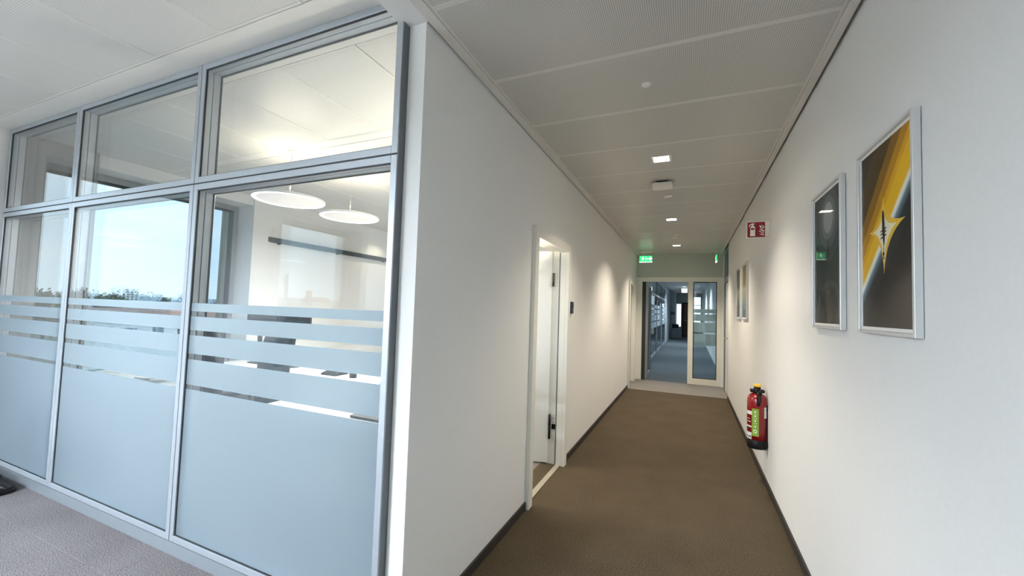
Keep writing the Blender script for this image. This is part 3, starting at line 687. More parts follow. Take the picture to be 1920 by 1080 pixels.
# ------------------------------------------------------------------ framed pictures
def art_mat(name, kind):
    m = bpy.data.materials.new(name); m.use_nodes = True; t = m.node_tree; b = t.nodes['Principled BSDF']
    b.inputs['Roughness'].default_value = 0.6; b.inputs['Specular IOR Level'].default_value = 0.1; b.inputs['Coat Weight'].default_value = 0.42; b.inputs['Coat Roughness'].default_value = 0.01; b.inputs['Coat IOR'].default_value = 1.5
    at = N(t, 'ShaderNodeAttribute'); at.attribute_name = 'printuv'; at.attribute_type = 'GEOMETRY'
    s = N(t, 'ShaderNodeSeparateXYZ'); t.links.new(at.outputs['Vector'], s.inputs[0])
    U, V = s.outputs['X'], s.outputs['Y']
    def mth(op, a, bb=None, c=None):
        n = N(t, 'ShaderNodeMath', operation=op)
        for i, x in enumerate((a, bb, c)):
            if x is None: continue
            if isinstance(x, (int, float)): n.inputs[i].default_value = x
            else: t.links.new(x, n.inputs[i])
        return n.outputs[0]
    def ramp(v, stops, interp='LINEAR'):
        r = N(t, 'ShaderNodeValToRGB'); r.color_ramp.interpolation = interp
        e = r.color_ramp.elements
        while len(e) < len(stops): e.new(0.5)
        for k, (p, c) in enumerate(stops): e[k].position = p; e[k].color = (*c, 1)
        t.links.new(v, r.inputs[0]); return r.outputs[0]
    def mix(f, a, bb):
        n = N(t, 'ShaderNodeMix', data_type='RGBA'); t.links.new(f, n.inputs[0]); t.links.new(a, n.inputs[6]); t.links.new(bb, n.inputs[7]); return n.outputs[2]
    if kind == 'planet':
        # distance below a bowed limb line v = 0.205 + 0.66u - 0.09u(1-u)...
        lim = mth('MULTIPLY_ADD', U, 0.555, 0.215)
        d = mth('SUBTRACT', V, lim)
        below = ramp(mth('MULTIPLY_ADD', d, 1.0, 0.5), [(0.0, (0.018, 0.015, 0.013)), (0.28, (0.006, 0.007, 0.009)), (0.40, (0.012, 0.022, 0.028)), (0.455, (0.12, 0.18, 0.21)), (0.488, (0.72, 0.80, 0.84)), (0.505, (0.85, 0.80, 0.55)), (0.53, (0.72, 0.42, 0.03)), (0.60, (0.68, 0.36, 0.006))])
        # diagonal bands, axis across the stripes
        k = mth('MULTIPLY_ADD', U, -0.62, V)       # stripe coordinate
        bands = ramp(mth('MULTIPLY_ADD', k, 1.0, 0.0), [(0.0, (0.74, 0.42, 0.006)), (0.33, (0.64, 0.33, 0.004)), (0.385, (0.40, 0.19, 0.003)), (0.475, (0.20, 0.095, 0.004)), (0.585, (0.05, 0.028, 0.006)), (0.80, (0.022, 0.016, 0.01))], 'CONSTANT')
        f = ramp(mth('ADD', d, 0.45), [(0.0, (0, 0, 0)), (0.47, (0, 0, 0)), (0.53, (1, 1, 1))])
        col = mix(f, below, bands)
    elif kind == 'moon':
        du = mth('MULTIPLY', mth('SUBTRACT', U, 0.56), 0.66); dv = mth('SUBTRACT', V, 0.80)
        rr = mth('SQRT', mth('ADD', mth('MULTIPLY', du, du), mth('MULTIPLY', dv, dv)))
        c1 = ramp(rr, [(0.0, (0.25, 0.27, 0.28)), (0.115, (0.12, 0.14, 0.15)), (0.165, (0.062, 0.08, 0.09)), (0.235, (0.026, 0.042, 0.05)), (0.33, (0.011, 0.020, 0.025)), (0.6, (0.006, 0.012, 0.016))], 'CONSTANT')
        dv2 = mth('SUBTRACT', V, -0.04)
        du2 = mth('MULTIPLY', mth('SUBTRACT', U, 0.6), 0.66)
        r2_ = mth('SQRT', mth('ADD', mth('MULTIPLY', du2, du2), mth('MULTIPLY', dv2, dv2)))
        f = ramp(r2_, [(0.0, (1, 1, 1)), (0.355, (1, 1, 1)), (0.36, (0, 0, 0))], 'CONSTANT')
        c2 = ramp(r2_, [(0.0, (0.004, 0.006, 0.007)), (0.27, (0.010, 0.014, 0.016)), (0.35, (0.035, 0.042, 0.045))])
        col = mix(f, c1, c2)
    else:
        a = (0.20, 0.145, 0.045) if kind == 'sand' else (0.12, 0.10, 0.05)
        c0 = ramp(V, [(0.0, (0.05, 0.07, 0.075)), (0.22, (0.07, 0.09, 0.08)), (0.36, (0.20, 0.20, 0.10)), (0.55, (0.36, 0.33, 0.22)), (0.62, a), (1.0, tuple(x*0.8 for x in a))])
        n = N(t, 'ShaderNodeTexNoise'); n.inputs['Scale'].default_value = 6; t.links.new(at.outputs['Vector'], n.inputs['Vector'])
        col = mix(mth('MULTIPLY', n.outputs['Fac'], 0.25), c0, ramp(n.outputs['Fac'], [(0.3, (0.02, 0.03, 0.03)), (0.7, (0.25, 0.22, 0.1))]))
    t.links.new(col, b.inputs['Base Color'])
    return m
def picture(y0, y1, kind, label):
    """hangs on the right wall; y1 is the far (left) edge"""
    z0, z1, d = 1.428, 2.125, 0.024
    o = tag(empty('framed_picture', (R, (y0+y1)/2, z0)), label, 'picture')
    t = 0.013; x0, x1 = R-d, R-0.002
    q = MB().box(x0, x1, y0, y0+t, z0, z1).box(x0, x1, y1-t, y1, z0, z1).box(x0, x1, y0+t, y1-t, z0, z0+t).box(x0, x1, y0+t, y1-t, z1-t, z1)
    q.build('frame', mat('bright silver frame', (0.66, 0.67, 0.67), 0.35, 0.4, noise=0.02), o, bevel=0.002)
    B(x0+0.010, x1, y0+t, y1-t, z0+t, z1-t).build('backing', M_signwhite, o)
    a, b, c, e = y0+t+0.012, y1-t-0.012, z0+t+0.012, z1-t-0.012
    xs = x0+0.0096
    pr = MB().face([(xs, b, c), (xs, a, c), (xs, a, e), (xs, b, e)]).build('print', art_mat('art '+kind, kind), o)
    at = pr.data.attributes.new('printuv', 'FLOAT_VECTOR', 'POINT')
    for i, v in enumerate(((0, 0, 0), (1, 0, 0), (1, 1, 0), (0, 1, 0))):
        pass
    for vi, vert in enumerate(pr.data.vertices):
        wy = vert.co.y+o.location.y; wz = vert.co.z+o.location.z
        at.data[vi].vector = ((b-wy)/(b-a), (wz-c)/(e-c), 0)
    def f(u, v, k=1): return (xs-0.0003*k, b-u*(b-a), c+v*(e-c))
    return o, f
p1, f1 = picture(1.575, 2.02, 'planet', 'silver framed print of a black planet edge with yellow star, nearest on the right wall')
p2, f2 = picture(2.22, 2.68, 'moon', 'silver framed dark print with grey moon circles, second on the right wall')
p3, f3 = picture(5.50, 5.98, 'sand', 'silver framed brown print, nearer one of the far pair on the right wall')
p4, f4 = picture(6.15, 6.63, 'dune', 'silver framed brown print, farther one of the far pair on the right wall')
def star(c, tips, waist, n=8):
    """four pointed star with hollow sides"""
    pts = []
    for i in range(4):
        A, C = Vector(tips[i]), Vector(tips[(i+1) % 4]); w_ = Vector(waist[i])
        for k in range(n):
            t_ = k/n; pts.append(tuple((1-t_)**2*A + 2*t_*(1-t_)*w_ + t_**2*C))
    return pts
def fan(mb, f, c, pts, k):
    for i in range(len(pts)): mb.face([f(*c, k), f(*pts[i], k), f(*pts[(i+1) % len(pts)], k)])
sc_ = (0.485, 0.52)
M_starY = mat('print yellow', (0.74, 0.46, 0.05), 0.6, noise=0.02, coat=0.42, spec=0.1)
M_starW = mat('print cream', (0.80, 0.74, 0.55), 0.6, noise=0.02, coat=0.42, spec=0.1)
M_prk = mat('print black', (0.012, 0.008, 0.008), 0.6, noise=0.02, coat=0.42, spec=0.1)
mb = MB(); fan(mb, f1, sc_, star(sc_, [(0.885, 0.545), (0.478, 0.71), (0.17, 0.535), (0.49, 0.285)], [(0.53, 0.545), (0.46, 0.55), (0.46, 0.50), (0.53, 0.49)]), 1); mb.build('star_print', M_starY, p1)
mb = MB(); fan(mb, f1, sc_, star(sc_, [(0.74, 0.535), (0.480, 0.64), (0.26, 0.53), (0.49, 0.32)], [(0.515, 0.535), (0.47, 0.54), (0.47, 0.505), (0.515, 0.50)]), 2); mb.build('star_glow_print', M_starW, p1)
mb = MB()
mb.face([f1(u, v, 3) for u, v in ((0.465, 0.63), (0.49, 0.63), (0.505, 0.60), (0.515, 0.52), (0.512, 0.47), (0.495, 0.425), (0.475, 0.47), (0.462, 0.52), (0.458, 0.60))])
for v in (0.485, 0.505, 0.522): mb.face([f1(0.43, v-0.008, 4), f1(0.545, v+0.006, 4), f1(0.545, v+0.014, 4), f1(0.43, v, 4)])
mb.face([f1(u, v, 3) for u, v in ((0.482, 0.43), (0.496, 0.43), (0.494, 0.385), (0.486, 0.385))])
mb.face([f1(0.489+0.018*math.cos(t*PI/6), 0.395+0.012*math.sin(t*PI/6), 4) for t in range(12)])
mb.face([f1(u, v, 3) for u, v in ((0.478, 0.365), (0.500, 0.365), (0.496, 0.39), (0.483, 0.39))])
mb.build('spindle_print', M_prk, p1)
mb = MB()
mb.face([f2(u, v, 1) for u, v in ((0.56, 0.66), (0.575, 0.62), (0.59, 0.56), (0.575, 0.46), (0.56, 0.40), (0.545, 0.46), (0.53, 0.56), (0.548, 0.62))])
mb.build('spindle_print', M_prk, p2); mb = MB()
mb.face([f2(u, v, 1) for u, v in ((0.25, 0.0), (0.33, 0.0), (0.33, 0.26), (0.25, 0.26))])
mb.build('column_print', M_prk, p2)

# ------------------------------------------------------------------ pendant lamps
def pendant(loc, label, warm=True, zc=HL):
    o = tag(empty('pendant_lamp', loc), label, 'lamp', 'flat disc pendant lamps')
    r = 0.30
    def bld(mb, nm, m_, par=o):
        ob = mb.build(nm, m_); ob.parent = par; return ob
    bld(MB().lathe([(r, 0.0), (r+0.006, 0.004), (r+0.006, 0.016), (r-0.03, 0.026), (0.05, 0.034), (0.0, 0.034)], 64, cap=False), 'lamp_disc', M_plainw)
    bld(MB().lathe([(0.0, -0.0005), (r-0.034, -0.0005), (r-0.033, 0.003)], 64, cap=False), 'diffuser', M_disc if warm else M_discc)
    bld(MB().lathe([(r-0.034, 0.001), (r-0.03, -0.004), (r-0.004, -0.004), (r, 0.001)], 64, cap=False), 'light_ring', M_ring if warm else M_discc)
    top = zc-loc[2]
    bld(MB().tube([(0, 0, 0.03), (0.0, 0, top-0.02)], 0.0025, 6), 'suspension_cable', M_steel)
    bld(MB().lathe([(0.03, top-0.02), (0.032, top-0.018), (0.032, top)], 16), 'ceiling_rose', M_plainw)
    bld(MB().lathe([(0.0, 0.11), (0.009, 0.115), (0.009, 0.135), (0.0, 0.14)], 12), 'cable_joint', M_steel)
    return o
def uplight(loc, power, col=(1, 0.86, 0.66), size=0.5):
    l = bpy.data.lights.new('pendant_uplight', 'AREA'); l.shape = 'DISK'; l.size = size; l.energy = power; l.color = col
    o = bpy.data.objects.new('pendant_uplight', l); COL.objects.link(o); o.location = loc; o.rotation_euler = (PI, 0, 0)
def downlamp(loc, power, col, size=0.5):
    l = bpy.data.lights.new('pendant_downlight', 'AREA'); l.shape = 'DISK'; l.size = size; l.energy = power; l.color = col
    o = bpy.data.objects.new('pendant_downlight', l); COL.objects.link(o); o.location = loc
for (x, y, lab) in ((-3.40, 2.58, 'round white pendant lamp left of two behind the glass'), (-3.40, 3.31, 'round white pendant lamp right of two behind the glass'), (-2.0, 3.9, 'added round white pendant lamp, unseen, near the room side of the corridor wall')):  # the third one is hidden, added to brighten the room and its ceiling
    pendant((x, y, 2.40), lab)
    uplight((x, y, 2.46), 3.5, (1, 0.85, 0.62), 0.58)
    downlamp((x, y, 2.385), 31, (1, 0.92, 0.80))
for (x, y, w_) in ((-2.9, -2.1, 'nearest to the viewer'), (-3.1, -3.6, 'middle one'), (-4.6, -4.2, 'by the far corner window')):  # unseen pendants, added as fill light for the office and corridor
    pendant((x, y, 2.40), 'added round white pendant lamp in the open office, unseen behind the viewer, '+w_, False)
    uplight((x, y, 2.46), 48, (0.93, 0.97, 1.0))
    downlamp((x, y, 2.385), 160, (0.78, 0.89, 1.0))

# ------------------------------------------------------------------ things in the glazed room
pr_ = tag(empty('picture_rail', (FX, 5.0, 2.28)), 'long dark rail on the white wall behind the pendant lamps', 'rail')
B(FX+0.002, FX+0.045, 3.79, 6.3, 2.285, 2.355).build('rail_profile', M_dkbar, pr_, bevel=0.003)
for y in (3.95, 5.0, 6.1): B(FX, FX+0.03, y, y+0.03, 2.27, 2.285).build('rail_clip', M_black, pr_)

def desk(x0, x1, y0, y1, label, zt=0.73):
    o = tag(empty('desk', ((x0+x1)/2, (y0+y1)/2, 0)), label, 'desk', 'white desks in the glazed room')
    B(x0, x1, y0, y1, zt-0.025, zt).build('desktop', M_desk, o, bevel=0.003)
    for x in (x0+0.04, x1-0.09):
        for y in (y0+0.04, y1-0.09): B(x, x+0.05, y, y+0.05, 0, zt-0.025).build('leg', M_alu, o, bevel=0.002)
    B(x0+0.09, x1-0.09, y1-0.08, y1-0.05, zt-0.085, zt-0.025).build('beam', M_alu, o)
    return o
desk(-5.05, -3.62, 2.95, 3.70, 'white desk carrying two monitors behind the glass')
desk(-3.58, -2.15, 2.95, 3.70, 'white desk with telephone behind the glass')
desk(-2.80, -1.55, 2.02, 2.80, 'white desk with laptop nearest the corridor wall')
desk(-5.33, -4.35, 2.05, 2.60, 'white desk with papers under the facade window')
def monitor(x, y, w_, label, rz=0.0):
    o = tag(empty('monitor', (x, y, 0.73)), label, 'monitor', 'black monitors on the white desk'); o.rotation_euler[2] = rz
    def bld(mb, nm, m_, bv=0):
        ob = mb.build(nm, m_, bevel=bv); ob.parent = o; return ob
    bld(MB().box(-w_/2, w_/2, -0.015, 0.02, 0.335, 0.66), 'casing', M_black, 0.006)
    bld(MB().box(-w_/2+0.012, w_/2-0.012, 0.0203, 0.021, 0.35, 0.648), 'screen', M_screen)
    bld(MB().box(-0.025, 0.025, -0.045, -0.015, 0.012, 0.5), 'stand', M_black, 0.004)
    bld(MB().rbox(-0.12, 0.12, -0.10, 0.10, 0.0, 0.012, 0.03), 'foot', M_black)
    return o
monitor(-4.67, 3.30, 0.56, 'black monitor, left one of the pair on the desk by the window')
monitor(-4.16, 3.32, 0.44, 'black monitor, right one of the pair on the desk by the window', 0.12)

def office_chair(x, y, rz, label):
    o = tag(empty('office_chair', (x, y, 0)), label, 'chair', 'black office chairs'); o.rotation_euler[2] = rz
    def bld(mb, nm, m_, bv=0.0, sg_=2, par=o):
        ob = mb.build(nm, m_, bevel=bv, seg=sg_); ob.parent = par; return ob
    bld(MB().rbox(-0.25, 0.25, -0.24, 0.26, 0.44, 0.53, 0.07), 'seat', M_blackf, 0.025, 3)
    bk = MB()
    nx, nz_ = 8, 10
    for side in (0, 1):
        for i in range(nx):
            for j in range(nz_):
                def pt(i_, j_):
                    u = i_/nx*2-1; v = j_/nz_
                    w_ = 0.245*(1-0.25*max(0, v-0.75)/0.25*0.6)
                    return (u*w_, -0.25-0.07*v+0.05*u*u-0.03*math.sin(v*PI)*(-1) - (0.05 if side else 0.0), 0.58+v*0.68)
                q_ = [pt(i, j), pt(i+1, j), pt(i+1, j+1), pt(i, j+1)]
                bk.face(q_, True)
    bko = bld(bk, 'backrest', M_blackf)
    bm_ = bmesh.new(); bm_.from_mesh(bko.data); bmesh.ops.remove_doubles(bm_, verts=bm_.verts, dist=0.0001)
    be = [e2 for e2 in bm_.edges if e2.is_boundary]; bmesh.ops.bridge_loops(bm_, edges=be); bmesh.ops.recalc_face_normals(bm_, faces=bm_.faces); bm_.to_mesh(bko.data); bm_.free()
    bld(MB().tube([(0, -0.02, 0.43), (0, -0.22, 0.42), (0, -0.31, 0.50), (0, -0.33, 0.72)], 0.022, 10), 'back_support', M_black)
    for s_ in (-1, 1):
        bld(MB().tube([(s_*0.22, 0.0, 0.45), (s_*0.31, 0.0, 0.46), (s_*0.32, 0.0, 0.64), (s_*0.32, 0.01, 0.67)], 0.016, 8), 'armrest_post', M_black)
        bld(MB().rbox(s_*0.32-0.04, s_*0.32+0.04, -0.12, 0.14, 0.67, 0.695, 0.03), 'armrest', M_black, 0.006)
    bld(MB().lathe([(0.028, 0.09), (0.028, 0.28), (0.02, 0.28), (0.02, 0.44)], 16), 'gas_lift', M_black)
    for k in range(5):
        a = 2*PI*k/5+0.3; c_, s2 = math.cos(a), math.sin(a)
        bld(MB().tube([(0.02*c_, 0.02*s2, 0.12), (0.30*c_, 0.30*s2, 0.075)], [0.025, 0.014], 8), 'base_arm', M_black)
        bld(MB().lathe([(0.028, -0.02), (0.028, 0.02)], 14, (0.30*c_, 0.30*s2, 0.028), 'x'), 'castor', M_black)
    return o
office_chair(-3.22, 2.12, 2.9, 'black high backed office chair just behind the glass')
office_chair(-3.99, 2.48, 0.08, 'black office chair turned towards the desk with two monitors')

ph = tag(empty('telephone', (-3.36, 3.2, 0.73)), 'black desk telephone on the white desk', 'telephone')
MB().prism([(3.10, 0.73), (3.28, 0.73), (3.28, 0.80), (3.10, 0.745)], -3.47, -3.27, 'yz').build('phone_body', M_black, ph, bevel=0.004)
MB().rbox(-3.47, -3.42, 3.11, 3.27, 0.795, 0.825, 0.02).build('handset', M_black, ph, bevel=0.006)
pcp = tag(empty('pen_holder', (-3.08, 3.15, 0.73)), 'black pen holder with pens on the white desk', 'pen holder')
MB().lathe([(0.036, 0.73), (0.038, 0.83), (0.034, 0.83), (0.032, 0.74), (0.0, 0.74)], 20, (-3.08, 3.15, 0)).build('cup', M_black, pcp)
for k in range(4):
    a = k*1.7; MB().tube([(-3.08+0.012*math.cos(a), 3.15+0.012*math.sin(a), 0.742), (-3.08+0.028*math.cos(a), 3.15+0.028*math.sin(a), 0.87)], 0.004, 6).build('pen', M_ink, pcp)
lp = tag(empty('laptop', (-1.86, 2.2, 0.73)), 'dark laptop at the right end of the white desk', 'laptop')
MB().rbox(-2.03, -1.69, 2.06, 2.30, 0.73, 0.746, 0.012).build('keyboard_base', M_dgrey, lp, bevel=0.002)
q = MB().rbox(-0.17, 0.17, 0.0, 0.23, 0.0, 0.008, 0.012).move(Matrix.Translation((-1.86, 2.30, 0.742)) @ Matrix.Rotation(math.radians(75), 4, 'X'))
q.build('lid', M_dgrey, lp)
cbl = []
for k in range(40):
    t_ = k/39*2*PI; cbl.append((-2.42+0.13*math.cos(t_)+0.02*math.sin(3*t_), 2.28+0.06*math.sin(t_), 0.736+0.004*math.sin(2*t_)**2))
tag(MB().tube(cbl, 0.0045, 6, closed=True).build('power_cable', M_black, org=(-2.42, 2.28, 0.73)), 'looped black cable lying on the white desk near the laptop', 'cable')
cup = tag(empty('tape_dispenser', (-2.20, 2.2, 0.73)), 'small black tape dispenser on the white desk beside the cable', 'tape dispenser')
MB().prism([(-2.24, 0.73), (-2.16, 0.73), (-2.165, 0.75), (-2.19, 0.755), (-2.235, 0.76)], 2.18, 2.21, 'xz').build('dispenser_base', M_black, cup, bevel=0.003)
MB().lathe([(0.022, -0.008), (0.022, 0.008)], 18, (-2.21, 2.195, 0.762), 'y').build('tape_roll', M_dgrey, cup)
for k, (x, y, rz) in enumerate(((-5.12, 2.25, 0.15), (-4.80, 2.35, -0.2), (-4.52, 2.22, 0.1))):
    pq = MB().box(-0.105, 0.105, -0.148, 0.148, 0, 0.004+0.004*k)
    ob = pq.build('paper_stack', M_paper); ob.location = (x, y, 0.7302); ob.rotation_euler[2] = rz
    tag(ob, ('thin stack of white papers at the left end of the desk under the window', 'white papers in the middle of the desk under the window', 'thicker stack of white papers at the right end of the desk under the window')[k], 'papers', 'papers on the desk under the window')
wd = tag(empty('downlight', (-5.05, 5.9, HL)), 'added round recessed downlight washing the end of the wall with the dark rail', 'downlight')  # added lamp, puts a warm wash on the end of the wall
MB().lathe([(0.05, HL-0.006), (0.07, HL-0.006), (0.072, HL)], 24, (-5.05, 5.9, 0), cap=False).build('trim_ring', M_plainw, wd)
MB().lathe([(0.0, HL-0.003), (0.05, HL-0.003), (0.051, HL-0.001)], 24, (-5.05, 5.9, 0)).build('lens', M_lens, wd)
spot((-5.05, 5.9, HL-0.03), 14, 110, 0.6, (1, 0.85, 0.62))
fla = tag(empty('added_floor_lamp', (-1.42, 3.02, 0)), 'added silver standing lamp, unseen, throwing light up to the ceiling, beside the corridor wall', 'lamp')  # lamp added out of view to throw warm light on the room ceiling
MB().rbox(-1.53, -1.29, 2.89, 3.15, 0, 0.012, 0.03).build('base', M_alu, fla)
MB().tube([(-1.42, 3.02, 0.012), (-1.42, 3.02, 1.90)], 0.016, 12).build('pole', M_alu, fla)
MB().rbox(-1.53, -1.29, 2.84, 3.20, 1.90, 1.94, 0.02).build('lamp_head', M_alu, fla, bevel=0.004)
B(-1.51, -1.31, 2.86, 3.18, 1.94, 1.943).build('diffuser', M_disc, fla)
_l = bpy.data.lights.new('added_floor_lamp_uplight', 'AREA'); _l.shape = 'RECTANGLE'; _l.size = 0.22; _l.size_y = 0.34; _l.energy = 24; _l.color = (1, 0.87, 0.66)
_o = bpy.data.objects.new('added_floor_lamp_uplight', _l); COL.objects.link(_o); _o.location = (-1.42, 3.02, 1.96); _o.rotation_euler = (PI, 0, 0)
# sideboard and bin seen through the stripes at the pier
sb_ = tag(empty('sideboard', (-5.1, 4.6, 0)), 'low white sideboard against the wall under the dark rail', 'sideboard')
B(FX+0.01, FX+0.45, 3.9, 5.5, 0.06, 0.74).build('carcass', M_desk, sb_, bevel=0.003)
B(FX+0.03, FX+0.42, 3.95, 5.45, 0, 0.06).build('plinth', M_black, sb_)
for k in range(4): B(FX+0.45, FX+0.468, 3.905+k*0.398, 4.297+k*0.398, 0.065, 0.735).build('door', M_desk, sb_, bevel=0.002)

# black floor frame cropped at the left edge
tr = tag(empty('floor_stand_base', (-4.9, 1.15, 0)), 'low black metal base with rounded corner on the carpet at the left edge', 'stand base')
def rrect(x0, x1, y0, y1, r, z, n=6):
    pts = []
    for cx, cyy, a0 in ((x1-r, y1-r, 0), (x0+r, y1-r, PI/2), (x0+r, y0+r, PI), (x1-r, y0+r, 1.5*PI)):
        for k in range(n+1):
            a = a0+PI/2*k/n; pts.append((cx+r*math.cos(a), cyy+r*math.sin(a), z))
    return pts
MB().tube(rrect(-5.36, -4.56, 0.75, 1.38, 0.05, 0.022), 0.021, 12, closed=True).build('base_tube', M_black, tr)
MB().tube(rrect(-5.30, -4.72, 0.85, 1.36, 0.05, 0.085), 0.009, 8, closed=True).build('upper_rod', M_black, tr)
for (x, y) in ((-4.74, 1.32), (-4.74, 0.90), (-5.26, 1.32), (-5.26, 0.90)):
    MB().tube([(x, y, 0.02), (x, y, 0.085)], 0.007, 8).build('rod_post', M_black, tr)
MB().tube([(-4.58, 1.33, 0.03), (-5.0, 1.12, 0.03), (-5.34, 0.9, 0.03)], 0.010, 8).build('cross_brace', M_black, tr)

# ------------------------------------------------------------------ beyond the glazed door
struct(B(0.70, 0.9, E+0.1, 30, 0, H).build('wall_far_right', M_wall), 'white wall on the right beyond the glazed door')
struct(B(-1.30, 0.70, 28.0, 28.2, 0, H).build('wall_far_end', M_wallgrey), 'grey end wall far beyond the glazed door')
struct(B(-6.0, -5.4, E+0.1, 10.0, 0, H).box(-5.8, -5.4, 10.0, 27.0, 0, 0.8).box(-5.8, -5.4, 10.0, 27.0, 2.68, H).box(-5.8, -5.4, 27.0, 30, 0, H).build('wall_far_facade', M_wall))
w5 = MB().box(-5.77, -5.69, 10, 27, 0.8, 0.87).box(-5.77, -5.69, 10, 27, 2.61, 2.68)
for k in range(8): w5.box(-5.77, -5.69, 10+k*2.42, 10.08+k*2.42-0.02, 0.87, 2.61)
w5o = struct(w5.build('window_5', M_alud))
for k in range(7): B(-5.735, -5.725, 10.06+k*2.42, 12.42+k*2.42, 0.87, 2.61).build('window_pane', M_cglass, w5o)
struct(MB().box(-5.4, -1.25, E+0.1, E+0.25, 0, H).build('wall_far_left', M_wall))
fp = tag(empty('far_glass_partition', (-1.1, 15, 0)), 'glass partition with frosted stripes along the left beyond the glazed door', 'partition')
PY = [10.45, 13.2, 15.95, 18.7, 21.4]
for i, y in enumerate(PY): B(-1.15, -1.09, y-0.03, y+0.03, 0.0, 2.6).build('post', M_alud, fp)
for z in (0.0, 2.05, 2.6): B(-1.15, -1.09, PY[0]-0.03, PY[-1]+0.03, z, z+0.07).build('rail', M_alud, fp)
for i in range(4):
    a, b = PY[i]+0.03, PY[i+1]-0.03
    g = B(-1.123, -1.117, a, b, 0.07, 2.05).build('lower_pane', M_dglass, fp)
    B(-1.123, -1.117, a, b, 2.12, 2.6).build('upper_pane', M_dglass, fp)
    for (z0, z1) in ((0.95, 1.15), (1.19, 1.40), (1.44, 1.58), (1.62, 1.74)):
        B(-1.1168, -1.1164, a, b, z0, z1).build('frosted_stripe', frosted('far film', (0.80, 0.88, 0.92), 0.35), g)
struct(B(-1.15, -1.09, PY[0]-0.03, PY[-1]+0.03, 2.67, H).build('trim_7', M_alud))
struct(B(-1.62, -1.09, 21.6, 28, 0, H).build('wall_far_column', mat('pale blue grey paint', (0.55, 0.62, 0.68), 0.8, noise=0.02)), 'pale blue grey wall block far beyond the glazed door')
struct(B(-1.09, -0.80, 26.6, 28, 0, H).build('wall_far_block', mat('pale blue grey paint', (0.55, 0.62, 0.68))))
bs = tag(empty('blue_door_sign', (-1.09, 26.5, 1.4)), 'small dark blue sign on the pale wall far down the passage', 'sign')
B(-1.04, -0.84, 26.58, 26.6, 1.38, 1.55).build('sign_plate', M_blue, bs)
B(-1.02, -0.86, 26.575, 26.58, 1.45, 1.48).build('sign_line', M_signwhite, bs)
cb = tag(empty('grey_cabinet', (-0.6, 25.6, 0)), 'dark grey green cabinet far down the passage', 'cabinet')
B(-0.98, -0.42, 25.4, 25.85, 0.03, 0.62).build('carcass', M_teal, cb, bevel=0.004)
B(-0.96, -0.44, 25.42, 25.83, 0, 0.03).build('plinth', M_black, cb)
B(-0.975, -0.705, 25.385, 25.4, 0.04, 0.61).build('door', M_teal, cb); B(-0.695, -0.425, 25.385, 25.4, 0.04, 0.61).build('door', M_teal, cb)
pr2 = tag(empty('printer', (-0.72, 25.6, 0.62)), 'black printer standing on the dark grey green cabinet', 'printer')
B(-0.94, -0.58, 25.45, 25.8, 0.62, 0.84).build('printer_body', M_black, pr2, bevel=0.01)
B(-0.90, -0.62, 25.36, 25.46, 0.70, 0.715).build('paper_tray', M_black, pr2)
d5 = struct(MB().box(-0.42, -0.36, 27.9, 28.0, 0, 2.1).box(0.0, 0.06, 27.9, 28.0, 0, 2.1).box(-0.42, 0.06, 27.9, 28.0, 2.1, 2.16).build('door_5', M_black), 'brown door at the far end of the passage')
l5 = B(-0.36, 0.0, 27.93, 27.97, 0, 2.1).build('door_leaf', M_brown, d5)
MB().box(-0.30, -0.18, 27.88, 27.9, 1.03, 1.05).box(-0.30, -0.28, 27.9, 27.93, 1.03, 1.05).build('door_handle', M_steel, l5)
w6 = struct(MB().box(-0.80, -0.76, 27.93, 28.0, 0.6, 2.1).box(-0.50, -0.46, 27.93, 28.0, 0.6, 2.1).box(-0.76, -0.50, 27.93, 28.0, 2.06, 2.1).box(-0.76, -0.50, 27.93, 28.0, 0.6, 0.64).build('window_6', M_alud), 'narrow bright window beside the far brown door')
B(-0.76, -0.50, 27.96, 27.97, 0.64, 2.06).build('window_pane', mat('far window daylight glow', (0.8, 0.9, 1.0), 0.3, noise=0.02, emit=(0.8, 0.92, 1.0), estr=0.9), w6)  # pane glows by itself in place of daylight from outside
w7 = struct(MB().box(0.12, 0.16, 27.93, 28.0, 0.9, 2.55).box(0.62, 0.66, 27.93, 28.0, 0.9, 2.55).box(0.16, 0.62, 27.93, 28.0, 2.51, 2.55).box(0.16, 0.62, 27.93, 28.0, 0.9, 0.94).box(0.16, 0.62, 27.93, 28.0, 2.0, 2.03).build('window_7', M_alud), 'bright window at the far end of the passage seen through the sidelight')
B(0.16, 0.62, 27.96, 27.97, 0.94, 2.51).build('window_pane', MATS['far window daylight glow'], w7)  # same self-glowing pane, no daylight behind it
fl2 = tag(empty('far_ceiling_light', (-0.25, 22.0, H)), 'bright square ceiling light far down the passage', 'ceiling light')
B(-0.40, -0.10, 21.85, 22.15, 2.66, H).build('housing', M_plainw, fl2, bevel=0.004)
B(-0.38, -0.12, 21.845, 21.85, 2.50, 2.70).build('diffuser', M_glow, fl2)
fl3 = tag(empty('far_hanging_light', (-0.98, 11.6, H)), 'small bright hanging light at the left beyond the glazed door', 'ceiling light')
MB().lathe([(0.035, 2.06), (0.04, 2.07), (0.04, 2.15), (0.02, 2.17)], 16, (-0.98, 11.6, 0)).build('diffuser', M_glow, fl3)
MB().tube([(-0.98, 11.6, 2.17), (-0.98, 11.6, H)], 0.012, 8).build('rod', M_alu, fl3)

for (x, y, e_, w_) in ((-0.2, 12.0, 120, 'nearest'), (-0.2, 16.5, 140, 'middle'), (-0.25, 21.0, 200, 'farthest')):
    lf_ = dup(lt, (x, y, H)); lf_['label'] = w_+' of the three added cool downlights in the passage ceiling beyond the glazed door'; lf_['group'] = 'added downlights beyond the glazed door'
    spot((x, y, H-0.02), e_, 150, 0.6, (0.78, 0.90, 1.0))  # added lamps that brighten the passage
